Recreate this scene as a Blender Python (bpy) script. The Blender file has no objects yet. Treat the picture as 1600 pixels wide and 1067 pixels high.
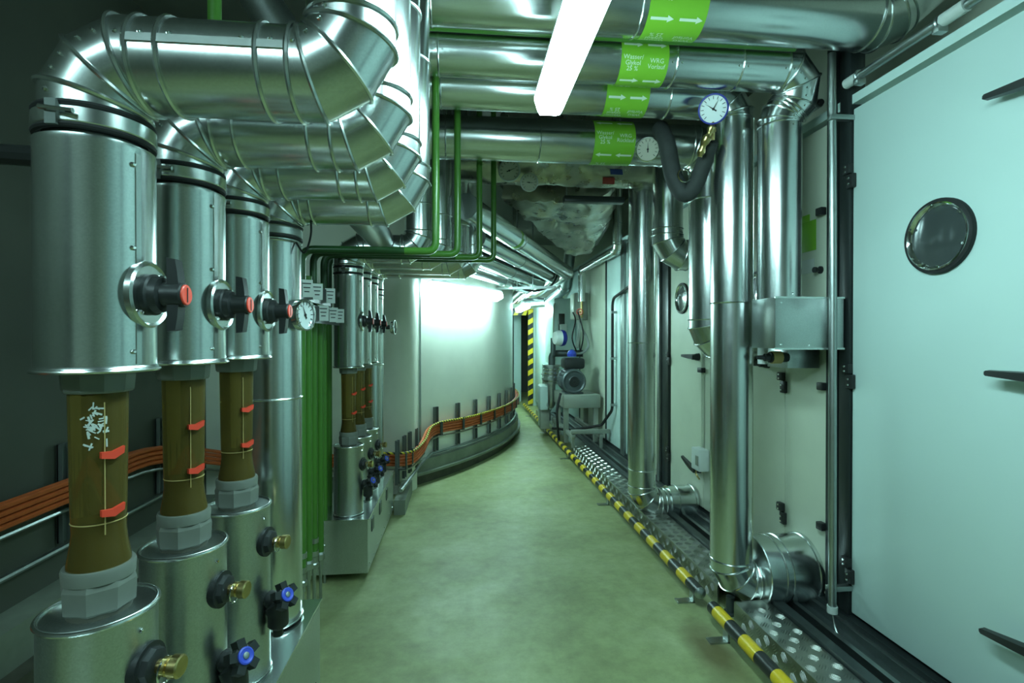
import bpy, bmesh, math, random
from mathutils import Vector, Matrix, noise
random.seed(7)
PI = math.pi
V = Vector
scene = bpy.context.scene
COL = scene.collection

# ------------------------------------------------------------------ camera, world, exposure
cam_data = bpy.data.cameras.new('camera')
cam_data.lens = 18.0
cam_data.sensor_width = 36.0
cam_data.clip_start = 0.02
camera = bpy.data.objects.new('camera', cam_data)
COL.objects.link(camera)
camera.location = (0, 0, 1.2)
camera.rotation_euler = (math.radians(90 - 0.39), 0, math.radians(-5.57))
scene.camera = camera

world = bpy.data.worlds.new('world')
scene.world = world
world.use_nodes = True
world.node_tree.nodes['Background'].inputs[0].default_value = (0.5, 0.75, 0.65, 1)
world.node_tree.nodes['Background'].inputs[1].default_value = 0.03

scene.view_settings.view_transform = 'Standard'
scene.view_settings.look = 'None'
scene.view_settings.gamma = 1.0
scene.view_settings.use_curve_mapping = False
scene.view_settings.exposure = 1.75

LAMP_COLOR = (0.60, 1.0, 1.01)
LAMP_POWER = 15.0

# ------------------------------------------------------------------ materials
MATS = {}
def material(name, color, rough=0.5, metal=0.0, var=0.0, vscale=8.0, rvar=0.0, bump=0.0, bscale=60.0,
             transmission=0.0, emission=None, estr=0.0, coat=0.0, spangle=0.0, sscale=140.0, ior=1.45, stretch=None):
    m = bpy.data.materials.new(name)
    m.use_nodes = True
    nt = m.node_tree
    b = nt.nodes['Principled BSDF']
    b.inputs['Base Color'].default_value = (*color, 1)
    b.inputs['Roughness'].default_value = rough
    b.inputs['Metallic'].default_value = metal
    b.inputs['IOR'].default_value = ior
    if transmission: b.inputs['Transmission Weight'].default_value = transmission
    if coat: b.inputs['Coat Weight'].default_value = coat; b.inputs['Coat Roughness'].default_value = 0.12
    if emission:
        b.inputs['Emission Color'].default_value = (*emission, 1)
        b.inputs['Emission Strength'].default_value = estr
    L = nt.links
    tc = nt.nodes.new('ShaderNodeTexCoord')
    src = tc.outputs['Object']
    if stretch:
        mp = nt.nodes.new('ShaderNodeMapping'); mp.inputs['Scale'].default_value = stretch
        L.new(src, mp.inputs['Vector']); src = mp.outputs['Vector']
    col_out = None
    if var or rvar:
        nz = nt.nodes.new('ShaderNodeTexNoise')
        nz.inputs['Scale'].default_value = vscale; nz.inputs['Detail'].default_value = 3
        nz.inputs['Roughness'].default_value = 0.6
        L.new(src, nz.inputs['Vector'])
    if var:
        ramp = nt.nodes.new('ShaderNodeMapRange')
        ramp.inputs['From Min'].default_value = 0.25; ramp.inputs['From Max'].default_value = 0.75
        ramp.inputs['To Min'].default_value = 1 - var; ramp.inputs['To Max'].default_value = 1 + var * 0.6
        L.new(nz.outputs['Fac'], ramp.inputs['Value'])
        hs = nt.nodes.new('ShaderNodeHueSaturation')
        hs.inputs['Color'].default_value = (*color, 1)
        L.new(ramp.outputs['Result'], hs.inputs['Value'])
        col_out = hs.outputs['Color']
    if spangle:
        vo = nt.nodes.new('ShaderNodeTexVoronoi'); vo.inputs['Scale'].default_value = sscale
        L.new(src, vo.inputs['Vector'])
        sp = nt.nodes.new('ShaderNodeSeparateColor'); L.new(vo.outputs['Color'], sp.inputs['Color'])
        mr = nt.nodes.new('ShaderNodeMapRange')
        mr.inputs['To Min'].default_value = 1 - spangle; mr.inputs['To Max'].default_value = 1 + spangle
        L.new(sp.outputs['Red'], mr.inputs['Value'])
        h2 = nt.nodes.new('ShaderNodeHueSaturation')
        if col_out: L.new(col_out, h2.inputs['Color'])
        else: h2.inputs['Color'].default_value = (*color, 1)
        L.new(mr.outputs['Result'], h2.inputs['Value'])
        col_out = h2.outputs['Color']
    if col_out: L.new(col_out, b.inputs['Base Color'])
    if rvar:
        mr = nt.nodes.new('ShaderNodeMapRange')
        mr.inputs['From Min'].default_value = 0.3; mr.inputs['From Max'].default_value = 0.7
        mr.inputs['To Min'].default_value = max(0.03, rough - rvar); mr.inputs['To Max'].default_value = rough + rvar
        L.new(nz.outputs['Fac'], mr.inputs['Value']); L.new(mr.outputs['Result'], b.inputs['Roughness'])
    if bump:
        n2 = nt.nodes.new('ShaderNodeTexNoise'); n2.inputs['Scale'].default_value = bscale; n2.inputs['Detail'].default_value = 4
        L.new(src, n2.inputs['Vector'])
        bp = nt.nodes.new('ShaderNodeBump'); bp.inputs['Strength'].default_value = bump; bp.inputs['Distance'].default_value = 0.01
        L.new(n2.outputs['Fac'], bp.inputs['Height']); L.new(bp.outputs['Normal'], b.inputs['Normal'])
    MATS[name] = m
    return m

material('galvanised', (0.62, 0.66, 0.65), 0.23, 1.0, var=0.06, vscale=5, rvar=0.03, spangle=0.055, sscale=420, bump=0.012, bscale=6)
material('galvanised_matte', (0.54, 0.58, 0.57), 0.33, 1.0, var=0.08, vscale=6, rvar=0.04, spangle=0.07, sscale=420, bump=0.012, bscale=6)
material('bead_metal', (0.66, 0.70, 0.68), 0.24, 1.0, var=0.1, vscale=30)
material('chrome', (0.75, 0.78, 0.77), 0.10, 1.0)
material('strut_grey', (0.13, 0.15, 0.14), 0.45, 0.3, var=0.15, vscale=10)
material('steel', (0.42, 0.46, 0.45), 0.38, 1.0, var=0.15, vscale=10)
material('dark_steel', (0.10, 0.12, 0.12), 0.40, 0.7, var=0.2, vscale=10)
material('black_frame', (0.022, 0.028, 0.028), 0.35, 0.0, var=0.2, vscale=6)
material('black_plastic', (0.018, 0.020, 0.020), 0.42)
material('rubber', (0.014, 0.015, 0.015), 0.6)
material('foam', (0.035, 0.040, 0.038), 0.75, var=0.2, vscale=25, bump=0.1, bscale=120)
material('red_plastic', (0.75, 0.06, 0.03), 0.35)
material('blue_plastic', (0.05, 0.09, 0.60), 0.35)
material('deep_blue', (0.02, 0.03, 0.28), 0.35)
material('brass', (0.55, 0.42, 0.18), 0.28, 1.0, var=0.15, vscale=40)
material('amber', (0.27, 0.20, 0.055), 0.10, 0.0, var=0.2, vscale=5, transmission=0.72, ior=1.2, stretch=(1, 1, 0.3))
material('amber_liquid', (0.085, 0.06, 0.022), 0.25, 0.0, var=0.3, vscale=6)
material('grey_pvc', (0.17, 0.185, 0.16), 0.45, var=0.12, vscale=14)
material('green_paint', (0.055, 0.17, 0.022), 0.30, coat=0.2, var=0.1, vscale=10)
material('dark_green', (0.012, 0.050, 0.012), 0.4, coat=0.1, var=0.2, vscale=10)
material('label_green', (0.19, 0.46, 0.03), 0.45)
material('label_ink', (0.62, 0.74, 0.58), 0.5)
material('label_white', (0.55, 0.60, 0.57), 0.5)
material('label_blue', (0.02, 0.05, 0.25), 0.5)
material('label_red', (0.28, 0.02, 0.015), 0.5)
material('ink', (0.02, 0.02, 0.02), 0.6)
material('dial_white', (0.75, 0.80, 0.80), 0.4)
material('dial_cream', (0.50, 0.50, 0.40), 0.5)
material('door_paint', (0.58, 0.735, 0.70), 0.32, var=0.03, vscale=1.5, rvar=0.02, bump=0.006, bscale=2)
material('cream_paint', (0.56, 0.61, 0.49), 0.38, var=0.08, vscale=3)
material('tank_paint', (0.72, 0.75, 0.65), 0.40, var=0.08, vscale=2.5, rvar=0.08, bump=0.05, bscale=5)
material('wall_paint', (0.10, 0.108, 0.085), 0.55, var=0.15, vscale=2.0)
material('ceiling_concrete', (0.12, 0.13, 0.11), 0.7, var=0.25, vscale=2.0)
material('kerb_concrete', (0.22, 0.25, 0.20), 0.55, var=0.25, vscale=6)
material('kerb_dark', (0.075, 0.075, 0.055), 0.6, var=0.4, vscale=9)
material('orange_cable', (0.62, 0.13, 0.03), 0.45, var=0.15, vscale=20)
material('yellow_paint', (0.75, 0.52, 0.02), 0.35, var=0.12, vscale=30)
material('black_paint', (0.02, 0.022, 0.02), 0.35, var=0.2, vscale=30)
material('motor_grey', (0.09, 0.11, 0.115), 0.40, 0.3, var=0.1, vscale=20)
material('machine_grey', (0.33, 0.36, 0.31), 0.40, 0.2, var=0.12, vscale=6)
material('white_plastic', (0.70, 0.76, 0.73), 0.35)
material('glass_dark', (0.05, 0.06, 0.06), 0.06, 0.0, coat=1.0)
material('glass_pale', (0.55, 0.60, 0.60), 0.05, 0.0, coat=1.0)
material('cardboard', (0.42, 0.32, 0.12), 0.6)
material('orange_lens', (0.8, 0.2, 0.02), 0.3)
material('foil', (0.46, 0.46, 0.39), 0.30, 1.0, var=0.25, vscale=7, rvar=0.06, bump=0.5, bscale=14)
material('plate', (0.46, 0.47, 0.44), 0.30, 1.0, var=0.2, vscale=12)
material('lamp_diffuser', (0.9, 0.95, 0.95), 0.4, emission=LAMP_COLOR, estr=LAMP_POWER)
material('lamp_body', (0.75, 0.80, 0.80), 0.4)

def floor_material():
    m = bpy.data.materials.new('floor_resin'); m.use_nodes = True
    nt = m.node_tree; L = nt.links; b = nt.nodes['Principled BSDF']
    tc = nt.nodes.new('ShaderNodeTexCoord')
    n1 = nt.nodes.new('ShaderNodeTexNoise'); n1.inputs['Scale'].default_value = 1.6; n1.inputs['Detail'].default_value = 9; n1.inputs['Roughness'].default_value = 0.65
    n2 = nt.nodes.new('ShaderNodeTexNoise'); n2.inputs['Scale'].default_value = 14; n2.inputs['Detail'].default_value = 10; n2.inputs['Roughness'].default_value = 0.75
    n3 = nt.nodes.new('ShaderNodeTexNoise'); n3.inputs['Scale'].default_value = 5; n3.inputs['Detail'].default_value = 5
    for n in (n1, n2, n3): L.new(tc.outputs['Object'], n.inputs['Vector'])
    r = nt.nodes.new('ShaderNodeValToRGB')
    r.color_ramp.elements[0].position = 0.30; r.color_ramp.elements[0].color = (0.20, 0.225, 0.098, 1)
    r.color_ramp.elements[1].position = 0.72; r.color_ramp.elements[1].color = (0.395, 0.445, 0.24, 1)
    e = r.color_ramp.elements.new(0.5); e.color = (0.295, 0.34, 0.155, 1)
    L.new(n1.outputs['Fac'], r.inputs['Fac'])
    mx = nt.nodes.new('ShaderNodeMix'); mx.data_type = 'RGBA'; mx.blend_type = 'MULTIPLY'; mx.inputs[0].default_value = 0.55
    q2 = nt.nodes.new('ShaderNodeMapRange'); q2.inputs['From Min'].default_value = 0.3; q2.inputs['From Max'].default_value = 0.7; q2.inputs['To Min'].default_value = 0.6; q2.inputs['To Max'].default_value = 1.3
    L.new(n2.outputs['Fac'], q2.inputs['Value'])
    L.new(r.outputs['Color'], mx.inputs[6]); L.new(q2.outputs['Result'], mx.inputs[7])
    # rust stain shaped by its own centre beside the pipe foot
    sx = nt.nodes.new('ShaderNodeMapping'); sx.inputs['Location'].default_value = (-0.955, -1.87, 0)
    L.new(tc.outputs['Object'], sx.inputs['Vector'])
    s2 = nt.nodes.new('ShaderNodeMapping'); s2.inputs['Scale'].default_value = (8.5, 3.6, 1)
    L.new(sx.outputs['Vector'], s2.inputs['Vector'])
    ln = nt.nodes.new('ShaderNodeVectorMath'); ln.operation = 'LENGTH'; L.new(s2.outputs['Vector'], ln.inputs[0])
    ad = nt.nodes.new('ShaderNodeMath'); ad.operation = 'ADD'; L.new(ln.outputs['Value'], ad.inputs[0]); L.new(n3.outputs['Fac'], ad.inputs[1])
    mr = nt.nodes.new('ShaderNodeMapRange'); mr.inputs['From Min'].default_value = 0.75; mr.inputs['From Max'].default_value = 1.5
    mr.inputs['To Min'].default_value = 0.75; mr.inputs['To Max'].default_value = 0.0
    L.new(ad.outputs['Value'], mr.inputs['Value'])
    m2 = nt.nodes.new('ShaderNodeMix'); m2.data_type = 'RGBA'
    L.new(mr.outputs['Result'], m2.inputs[0]); L.new(mx.outputs[2], m2.inputs[6]); m2.inputs[7].default_value = (0.10, 0.065, 0.02, 1)
    L.new(m2.outputs[2], b.inputs['Base Color'])
    rr = nt.nodes.new('ShaderNodeMapRange'); rr.inputs['To Min'].default_value = 0.34; rr.inputs['To Max'].default_value = 0.66
    L.new(n3.outputs['Fac'], rr.inputs['Value']); L.new(rr.outputs['Result'], b.inputs['Roughness'])
    bp = nt.nodes.new('ShaderNodeBump'); bp.inputs['Strength'].default_value = 0.06; bp.inputs['Distance'].default_value = 0.02
    L.new(n3.outputs['Fac'], bp.inputs['Height']); L.new(bp.outputs['Normal'], b.inputs['Normal'])
    MATS['floor_resin'] = m
floor_material()

def stripe_material(name, c0, c1, scale):
    m = bpy.data.materials.new(name); m.use_nodes = True
    nt = m.node_tree; L = nt.links; b = nt.nodes['Principled BSDF']
    tc = nt.nodes.new('ShaderNodeTexCoord')
    w = nt.nodes.new('ShaderNodeTexWave'); w.wave_type = 'BANDS'; w.bands_direction = 'DIAGONAL'; w.inputs['Scale'].default_value = scale
    L.new(tc.outputs['Object'], w.inputs['Vector'])
    r = nt.nodes.new('ShaderNodeValToRGB'); r.color_ramp.interpolation = 'CONSTANT'
    r.color_ramp.elements[0].color = (*c0, 1); r.color_ramp.elements[1].position = 0.45; r.color_ramp.elements[1].color = (*c1, 1)
    L.new(w.outputs['Fac'], r.inputs['Fac']); L.new(r.outputs['Color'], b.inputs['Base Color'])
    b.inputs['Roughness'].default_value = 0.5
    MATS[name] = m
stripe_material('striped_cord', (0.02, 0.02, 0.02), (0.75, 0.6, 0.03), 14)

# ------------------------------------------------------------------ mesh helpers
def frame(d):
    d = V(d).normalized()
    a = V((0, 0, 1)) if abs(d.z) < 0.9 else V((1, 0, 0))
    u = a.cross(d).normalized()
    return u, d.cross(u).normalized(), d

class MB:
    def __init__(s): s.v = []; s.f = []
    def add(s, vs, fs):
        o = len(s.v); s.v += [V(p) for p in vs]; s.f += [tuple(i + o for i in f) for f in fs]; return s
    def box(s, x0, x1, y0, y1, z0, z1):
        return s.add([(x0,y0,z0),(x1,y0,z0),(x1,y1,z0),(x0,y1,z0),(x0,y0,z1),(x1,y0,z1),(x1,y1,z1),(x0,y1,z1)],
                     [(3,2,1,0),(4,5,6,7),(0,1,5,4),(1,2,6,5),(2,3,7,6),(3,0,4,7)])
    def obox(s, c, ax, ay, az):
        c = V(c); ax, ay, az = V(ax), V(ay), V(az)
        return s.add([c+i*ax+j*ay+k*az for k in (-1,1) for (i,j) in ((-1,-1),(1,-1),(1,1),(-1,1))],
                     [(3,2,1,0),(4,5,6,7),(0,1,5,4),(1,2,6,5),(2,3,7,6),(3,0,4,7)])
    def cbox(s, x0, x1, y0, y1, z0, z1, c=0.005):
        bm = bmesh.new(); t = MB().box(x0, x1, y0, y1, z0, z1)
        vs = [bm.verts.new(p) for p in t.v]
        for f in t.f: bm.faces.new([vs[i] for i in f])
        bmesh.ops.bevel(bm, geom=bm.edges[:], offset=c, segments=2, profile=0.5, affect='EDGES')
        bm.verts.index_update()
        s.add([v.co.copy() for v in bm.verts], [[v.index for v in f.verts] for f in bm.faces]); bm.free(); return s
    def lathe(s, o, d, prof, n=32, caps=True, rot=0.0):
        u, w, d = frame(d); o = V(o); vs = []; fs = []
        for t, r in prof:
            for k in range(n):
                a = 2*PI*k/n + rot
                vs.append(o + d*t + (u*math.cos(a) + w*math.sin(a))*r)
        for i in range(len(prof)-1):
            for k in range(n):
                k2 = (k+1) % n
                fs.append((i*n+k, i*n+k2, (i+1)*n+k2, (i+1)*n+k))
        if caps:
            if prof[0][1] > 1e-6: fs.append(tuple(reversed(range(n))))
            if prof[-1][1] > 1e-6: fs.append(tuple(range((len(prof)-1)*n, len(prof)*n)))
        return s.add(vs, fs)
    def cyl(s, p0, p1, r, n=20, r1=None):
        d = V(p1) - V(p0)
        return s.lathe(p0, d, [(0, r), (d.length, r if r1 is None else r1)], n)
    def torus(s, c, d, R, r, n=36, m=8):
        u, w, d = frame(d); c = V(c)
        path = [c + (u*math.cos(2*PI*k/n) + w*math.sin(2*PI*k/n))*R for k in range(n)]
        return s.ring(path, c, r, m)
    def ring(s, path, c, r, m=6):
        n = len(path); vs = []; fs = []
        for k, p in enumerate(path):
            t = (path[(k+1) % n] - path[k-1]).normalized()
            out = p - c; out = (out - t*out.dot(t)).normalized(); b = t.cross(out)
            for j in range(m):
                a = 2*PI*j/m
                vs.append(p + (out*math.cos(a) + b*math.sin(a))*r)
        for k in range(n):
            for j in range(m):
                fs.append((k*m+j, ((k+1) % n)*m+j, ((k+1) % n)*m+(j+1) % m, k*m+(j+1) % m))
        return s.add(vs, fs)
    def tube(s, pts, r, n=10, sub=0):
        pts = [V(p) for p in pts]
        if sub: pts = smooth_path(pts, sub)
        vs = []; fs = []; u = None
        N = len(pts)
        rr = r if isinstance(r, (list, tuple)) else [r]*N
        if len(rr) != N: rr = [rr[min(len(rr)-1, int(i*len(rr)/N))] for i in range(N)]
        for i, p in enumerate(pts):
            t = (pts[min(i+1, N-1)] - pts[max(i-1, 0)]).normalized()
            if u is None: u = frame(t)[0]
            u = (u - t*u.dot(t)).normalized(); w = t.cross(u)
            for k in range(n):
                a = 2*PI*k/n
                vs.append(p + (u*math.cos(a) + w*math.sin(a))*rr[i])
        for i in range(N-1):
            for k in range(n):
                k2 = (k+1) % n
                fs.append((i*n+k, i*n+k2, (i+1)*n+k2, (i+1)*n+k))
        fs.append(tuple(reversed(range(n)))); fs.append(tuple(range((N-1)*n, N*n)))
        return s.add(vs, fs)
    def prism(s, pts, ext):
        n = len(pts); pts = [V(p) for p in pts]; e = V(ext)
        return s.add(pts + [p+e for p in pts], [tuple(reversed(range(n))), tuple(range(n, 2*n))] +
                     [(i, (i+1) % n, n+(i+1) % n, n+i) for i in range(n)])
    def build(s, name, mat, parent=None, smooth=35, kind=None, label=None):
        me = bpy.data.meshes.new(name)
        off = ORIGIN.get(parent.name, V((0,0,0))) if parent else V((0,0,0))
        me.from_pydata([tuple(p - off) for p in s.v], [], s.f)
        bm = bmesh.new(); bm.from_mesh(me)
        bmesh.ops.recalc_face_normals(bm, faces=bm.faces[:]); bm.to_mesh(me); bm.free()
        if smooth:
            me.shade_smooth(); me.set_sharp_from_angle(angle=math.radians(smooth))
        me.materials.append(MATS[mat])
        o = bpy.data.objects.new(name, me); COL.objects.link(o)
        if parent: o.parent = parent; ORIGIN[o.name] = off
        else: ORIGIN[o.name] = V((0,0,0))
        if kind: o['kind'] = kind
        if label: o['label'] = label
        return o
ORIGIN = {}

def smooth_path(pts, sub):
    out = []
    n = len(pts)
    for i in range(n-1):
        p0, p1, p2, p3 = pts[max(i-1,0)], pts[i], pts[i+1], pts[min(i+2,n-1)]
        for k in range(sub):
            t = k/sub
            out.append(0.5*((2*p1) + (p2-p0)*t + (2*p0-5*p1+4*p2-p3)*t*t + (3*p1-p0-3*p2+p3)*t*t*t))
    out.append(pts[-1])
    return out

def round_path(pts, R, n=5):
    pts = [V(p) for p in pts]; out = [pts[0]]
    for i in range(1, len(pts)-1):
        a, b, c = pts[i-1], pts[i], pts[i+1]
        d0 = (b-a).normalized(); d1 = (c-b).normalized(); th = d0.angle(d1)
        if th < 0.02: out.append(b); continue
        T = R*math.tan(th/2)
        for k in range(n+1):
            t = k/n
            p, q = b - d0*T, b + d1*T
            out.append(p.lerp(b, t).lerp(b.lerp(q, t), t))
    out.append(pts[-1])
    return out

def thing(name, label, cat, loc=(0,0,0), group=None):
    o = bpy.data.objects.new(name, None); COL.objects.link(o)
    o.location = loc; o['label'] = label; o['category'] = cat
    if group: o['group'] = group
    o.empty_display_size = 0.05
    ORIGIN[o.name] = V(loc)
    return o
def tag(o, label, cat, group=None):
    o['label'] = label; o['category'] = cat
    if group: o['group'] = group
    return o
def struct(o): o['kind'] = 'structure'; return o
def copy_tree(o, parent=None):
    c = o.copy(); COL.objects.link(c); c.parent = parent
    for ch in list(o.children): copy_tree(ch, c)
    return c

# ------------------------------------------------------------------ jacketed pipe: mitred gores with beads
def expand(pts, R, gores):
    pts = [V(p) for p in pts]; out = [(pts[0], 'end')]
    for i in range(1, len(pts)-1):
        a, b, c = pts[i-1], pts[i], pts[i+1]
        d0 = (b-a).normalized(); d1 = (c-b).normalized(); th = d0.angle(d1)
        if th < 0.02: out.append((b, 'seam')); continue
        m = max(2, round(gores*th/(PI/2)))
        T = R*math.tan(th/2); bis = (d1-d0).normalized()
        cen = b + bis*(R/math.cos(th/2))
        axis = d0.cross(d1).normalized()
        s0 = (b - d0*T) - cen
        rr = 1/math.cos(th/(2*m))
        out.append((b - d0*T, 'seam'))
        for k in range(m):
            out.append((cen + Matrix.Rotation(th*(k+0.5)/m, 3, axis) @ s0 * rr, 'mitre'))
        out.append((b + d1*T, 'seam'))
    out.append((pts[-1], 'end'))
    return out

def duct(root, pts, r, R=None, gores=4, mat='galvanised', n=40, bead=0.0035, screw_dir=None, caps=True, end_beads=False, screw=0.004, seam_dir=None):
    R = R or r*1.3
    J = []
    for j in expand(pts, R, gores):
        if not J or (j[0]-J[-1][0]).length > 0.004: J.append(j)
    P = [j[0] for j in J]; N = len(P)
    D = [(P[i+1]-P[i]).normalized() for i in range(N-1)]
    u = frame(D[0])[0]
    rings = []
    for i in range(N):
        dseg = D[min(i, N-2)]
        if 0 < i < N-1:
            nn = (D[i-1]+D[i]).normalized()
            q = D[i-1].rotation_difference(D[i]); u = q @ u
        else: nn = dseg
        w = dseg.cross(u)
        ring = []
        for k in range(n):
            a = 2*PI*k/n
            o = (u*math.cos(a) + w*math.sin(a))*r
            ring.append(P[i] + o - dseg*(o.dot(nn)/dseg.dot(nn)))
        rings.append(ring)
    for i in range(N-1):
        short = (P[i+1]-P[i]).length < r*2.0 and 'mitre' in (J[i][1], J[i+1][1])
        mb = MB().add(rings[i] + rings[i+1], [(k, (k+1) % n, n+(k+1) % n, n+k) for k in range(n)])
        if caps and i == 0: mb.f.append(tuple(reversed(range(n))))
        if caps and i == N-2: mb.f.append(tuple(range(n, 2*n)))
        mb.build('elbow_segment' if short else 'pipe_section', mat, root)
        for sd, is_seam in ((screw_dir, False), (seam_dir, True)):
            if sd is None: continue
            if is_seam and short: continue
            c = (P[i]+P[i+1])/2
            k = max(range(n), key=lambda k: ((rings[i][k]+rings[i+1][k])/2 - c).dot(V(sd)))
            p0, p1 = rings[i][k], rings[i+1][k]
            L = (p1-p0).length
            out = ((p0+p1)/2 - c); out = (out - D[i]*out.dot(D[i])).normalized()
            if is_seam:
                MB().obox((p0+p1)/2 + out*0.001, D[i]*L*0.5, D[i].cross(out)*0.006, out*0.0014).build('lap_seam', 'bead_metal', root)
            else:
                spots = [0.5] if L < 0.05 else [min(0.3, 0.018/L), 1-min(0.3, 0.018/L)]
                for t in spots:
                    MB().lathe(p0.lerp(p1, t) - out*0.001, out, [(0, screw), (0.002, screw), (0.0035, screw*0.6), (0.005, screw*0.55)], 6).build('screw', 'chrome', root)
    for i in range(N):
        if i in (0, N-1) and not end_beads: continue
        if J[i][1] == 'seam' and i+1 < N and J[i+1][1] == 'mitre' and False: continue
        MB().ring([p + (p-P[i]).normalized()*bead*0.35 for p in rings[i]], P[i], bead, 6).build('seam_bead', 'bead_metal', root)
    return root

# ------------------------------------------------------------------ lettering wrapped on a pipe that runs along x
def text_geo(txt, size):
    cu = bpy.data.curves.new('lettering', 'FONT'); cu.body = txt; cu.size = size
    cu.align_x = 'CENTER'; cu.align_y = 'CENTER'; cu.resolution_u = 2; cu.space_line = 0.85
    ob = bpy.data.objects.new('lettering', cu); COL.objects.link(ob)
    me = bpy.data.meshes.new_from_object(ob.evaluated_get(bpy.context.evaluated_depsgraph_get()))
    vs = [v.co.copy() for v in me.vertices]; fs = [tuple(p.vertices) for p in me.polygons]
    bpy.data.objects.remove(ob); bpy.data.curves.remove(cu); bpy.data.meshes.remove(me)
    return vs, fs

def flow_label(root, x0, x1, y, z, r, lines, phi0, left=False):
    n = 64; rr = r + 0.0012
    lab = MB()
    for (a, b) in ((x0, (x0+x1)/2-0.0015), ((x0+x1)/2+0.0015, x1)):
        vs = []; fs = []
        for k in range(n):
            t = 2*PI*k/n
            vs += [(a, y-rr*math.cos(t), z+rr*math.sin(t)), (b, y-rr*math.cos(t), z+rr*math.sin(t))]
        for k in range(n): fs.append((2*k, 2*k+1, (2*k+3) % (2*n), (2*k+2) % (2*n)))
        lab.add(vs, fs)
    lab.add(*strip(x0-0.0005, x1+0.0005, y, z, r+0.0006, n))
    lo = lab.build('flow_label', 'label_green', root, label='bright green flow sticker wrapped round the pipe')
    rt = r + 0.0022
    w = (x1-x0)/2
    def put(vs, fs, cx, phi, inv, nm='label_text'):
        sg = -1 if inv else 1
        MB().add([(cx+sg*p.x, y-rt*math.cos(phi+sg*p.y/rt), z+rt*math.sin(phi+sg*p.y/rt)) for p in vs], fs).build(nm, 'label_ink', lo, smooth=0)
    for h, t in enumerate(lines):
        cx = x0 + w*(h+0.5)
        g = text_geo(t, 0.0245 if r > 0.09 else 0.0225)
        for k, (ph, inv) in enumerate(((0, False), (-90, True), (-180, False), (90, True))):
            put(*g, cx, math.radians(phi0+ph), inv)
        sgn = -1 if left else 1
        av = []; af = []
        hw, th, hd = w*0.40, 0.0045, 0.011
        A = [(-hw, -th), (hw-0.022, -th), (hw-0.022, th), (-hw, th), (hw-0.022, -hd), (hw, 0), (hw-0.022, hd)]
        A = [V((sgn*p[0], p[1], 0)) for p in A]
        for ph in (45, -45, -135, 135):
            put(A, [(0, 1, 2, 3), (4, 1, 5), (1, 2, 5), (2, 6, 5)], cx, math.radians(phi0+ph), False, 'label_arrow')
def strip(a, b, y, z, rr, n):
    vs = []; fs = []
    for k in range(n):
        t = 2*PI*k/n
        vs += [(a, y-rr*math.cos(t), z+rr*math.sin(t)), (b, y-rr*math.cos(t), z+rr*math.sin(t))]
    for k in range(n): fs.append((2*k, 2*k+1, (2*k+3) % (2*n), (2*k+2) % (2*n)))
    return vs, fs

def flat_text(root, txt, size, c, ax, ay, mat='ink', name='lettering'):
    vs, fs = text_geo(txt, size); ax, ay, c = V(ax), V(ay), V(c)
    return MB().add([c + ax*p.x + ay*p.y for p in vs], fs).build(name, mat, root, smooth=0)

def dial(name, label, c, d, r, rim='chrome', face='dial_white', stem=0.05, stem_mat='black_plastic', ticks=12, needle=0.6, up=(0,0,1), stem_r=0.3, group=None):
    """round gauge: case, bezel, dial face, ticks, needle and the stem behind it"""
    c = V(c); d = V(d).normalized()
    t = thing(name, label, 'gauge', c, group)
    MB().lathe(c - d*0.022, d, [(0, r*0.9), (0.004, r*0.98), (0.016, r), (0.024, r), (0.026, r*0.97), (0.0262, r*0.90), (0.021, r*0.88)], 40, caps=False).build('bezel', rim, t)
    MB().lathe(c - d*0.021, d, [(0, r*0.9), (0.018, r*0.9)], 40).build('dial_face', face, t)
    w = V(up) - d*V(up).dot(d); w.normalize(); u = w.cross(d)
    f = c - d*0.0022
    tk = MB()
    for k in range(ticks):
        a = math.radians(-225 + 270*k/(ticks-1)) * -1 - PI
        a = math.radians(225 - 270*k/(ticks-1))
        e = u*math.cos(a) + w*math.sin(a); q = d.cross(e)
        tk.obox(f + e*r*0.72, e*r*0.10, q*r*0.02, d*0.0006)
    tk.build('dial_ticks', 'ink', t, smooth=0, kind='stuff')
    a = math.radians(225 - 270*needle); e = u*math.cos(a) + w*math.sin(a); q = d.cross(e)
    MB().prism([f + d*0.001 + q*r*0.05 - e*r*0.25, f + d*0.001 - q*r*0.05 - e*r*0.25, f + d*0.001 + e*r*0.68], d*0.001).lathe(f, d, [(0, r*0.09), (0.003, r*0.08)], 12).build('needle', 'ink', t)
    if stem: MB().cyl(c - d*(0.018+stem), c - d*0.018, r*stem_r, 18).build('stem', stem_mat, t)
    return t

# ================================================================== the setting
TC = V((-3.33, 6.98, 0)); TR = 4.0          # round tank: centre and radius
def tank_pt(ang, off=0.0, z=0.0):
    return V((TC.x + (TR+off)*math.cos(ang), TC.y + (TR+off)*math.sin(ang), z))
A0 = math.atan2(3.38-TC.y, -1.6-TC.x)       # where the left wall meets the tank
A1 = math.radians(30)
def tank_ang_x(x): return -math.acos((x-TC.x)/TR)

struct(MB().box(-1.9, 2.2, -4.2, 11.5, -0.1, 0).build('floor', 'floor_resin', smooth=0))
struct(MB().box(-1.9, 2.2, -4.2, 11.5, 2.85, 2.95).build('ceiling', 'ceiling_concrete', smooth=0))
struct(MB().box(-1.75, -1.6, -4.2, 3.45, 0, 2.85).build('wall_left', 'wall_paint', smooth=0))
struct(MB().box(-1.75, 2.2, -4.2, -4.05, 0, 2.85).build('wall_back', 'tank_paint', smooth=0))
struct(MB().box(1.95, 2.1, -4.05, 11.4, 0, 2.85).build('wall_right', 'cream_paint', smooth=0))

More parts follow.
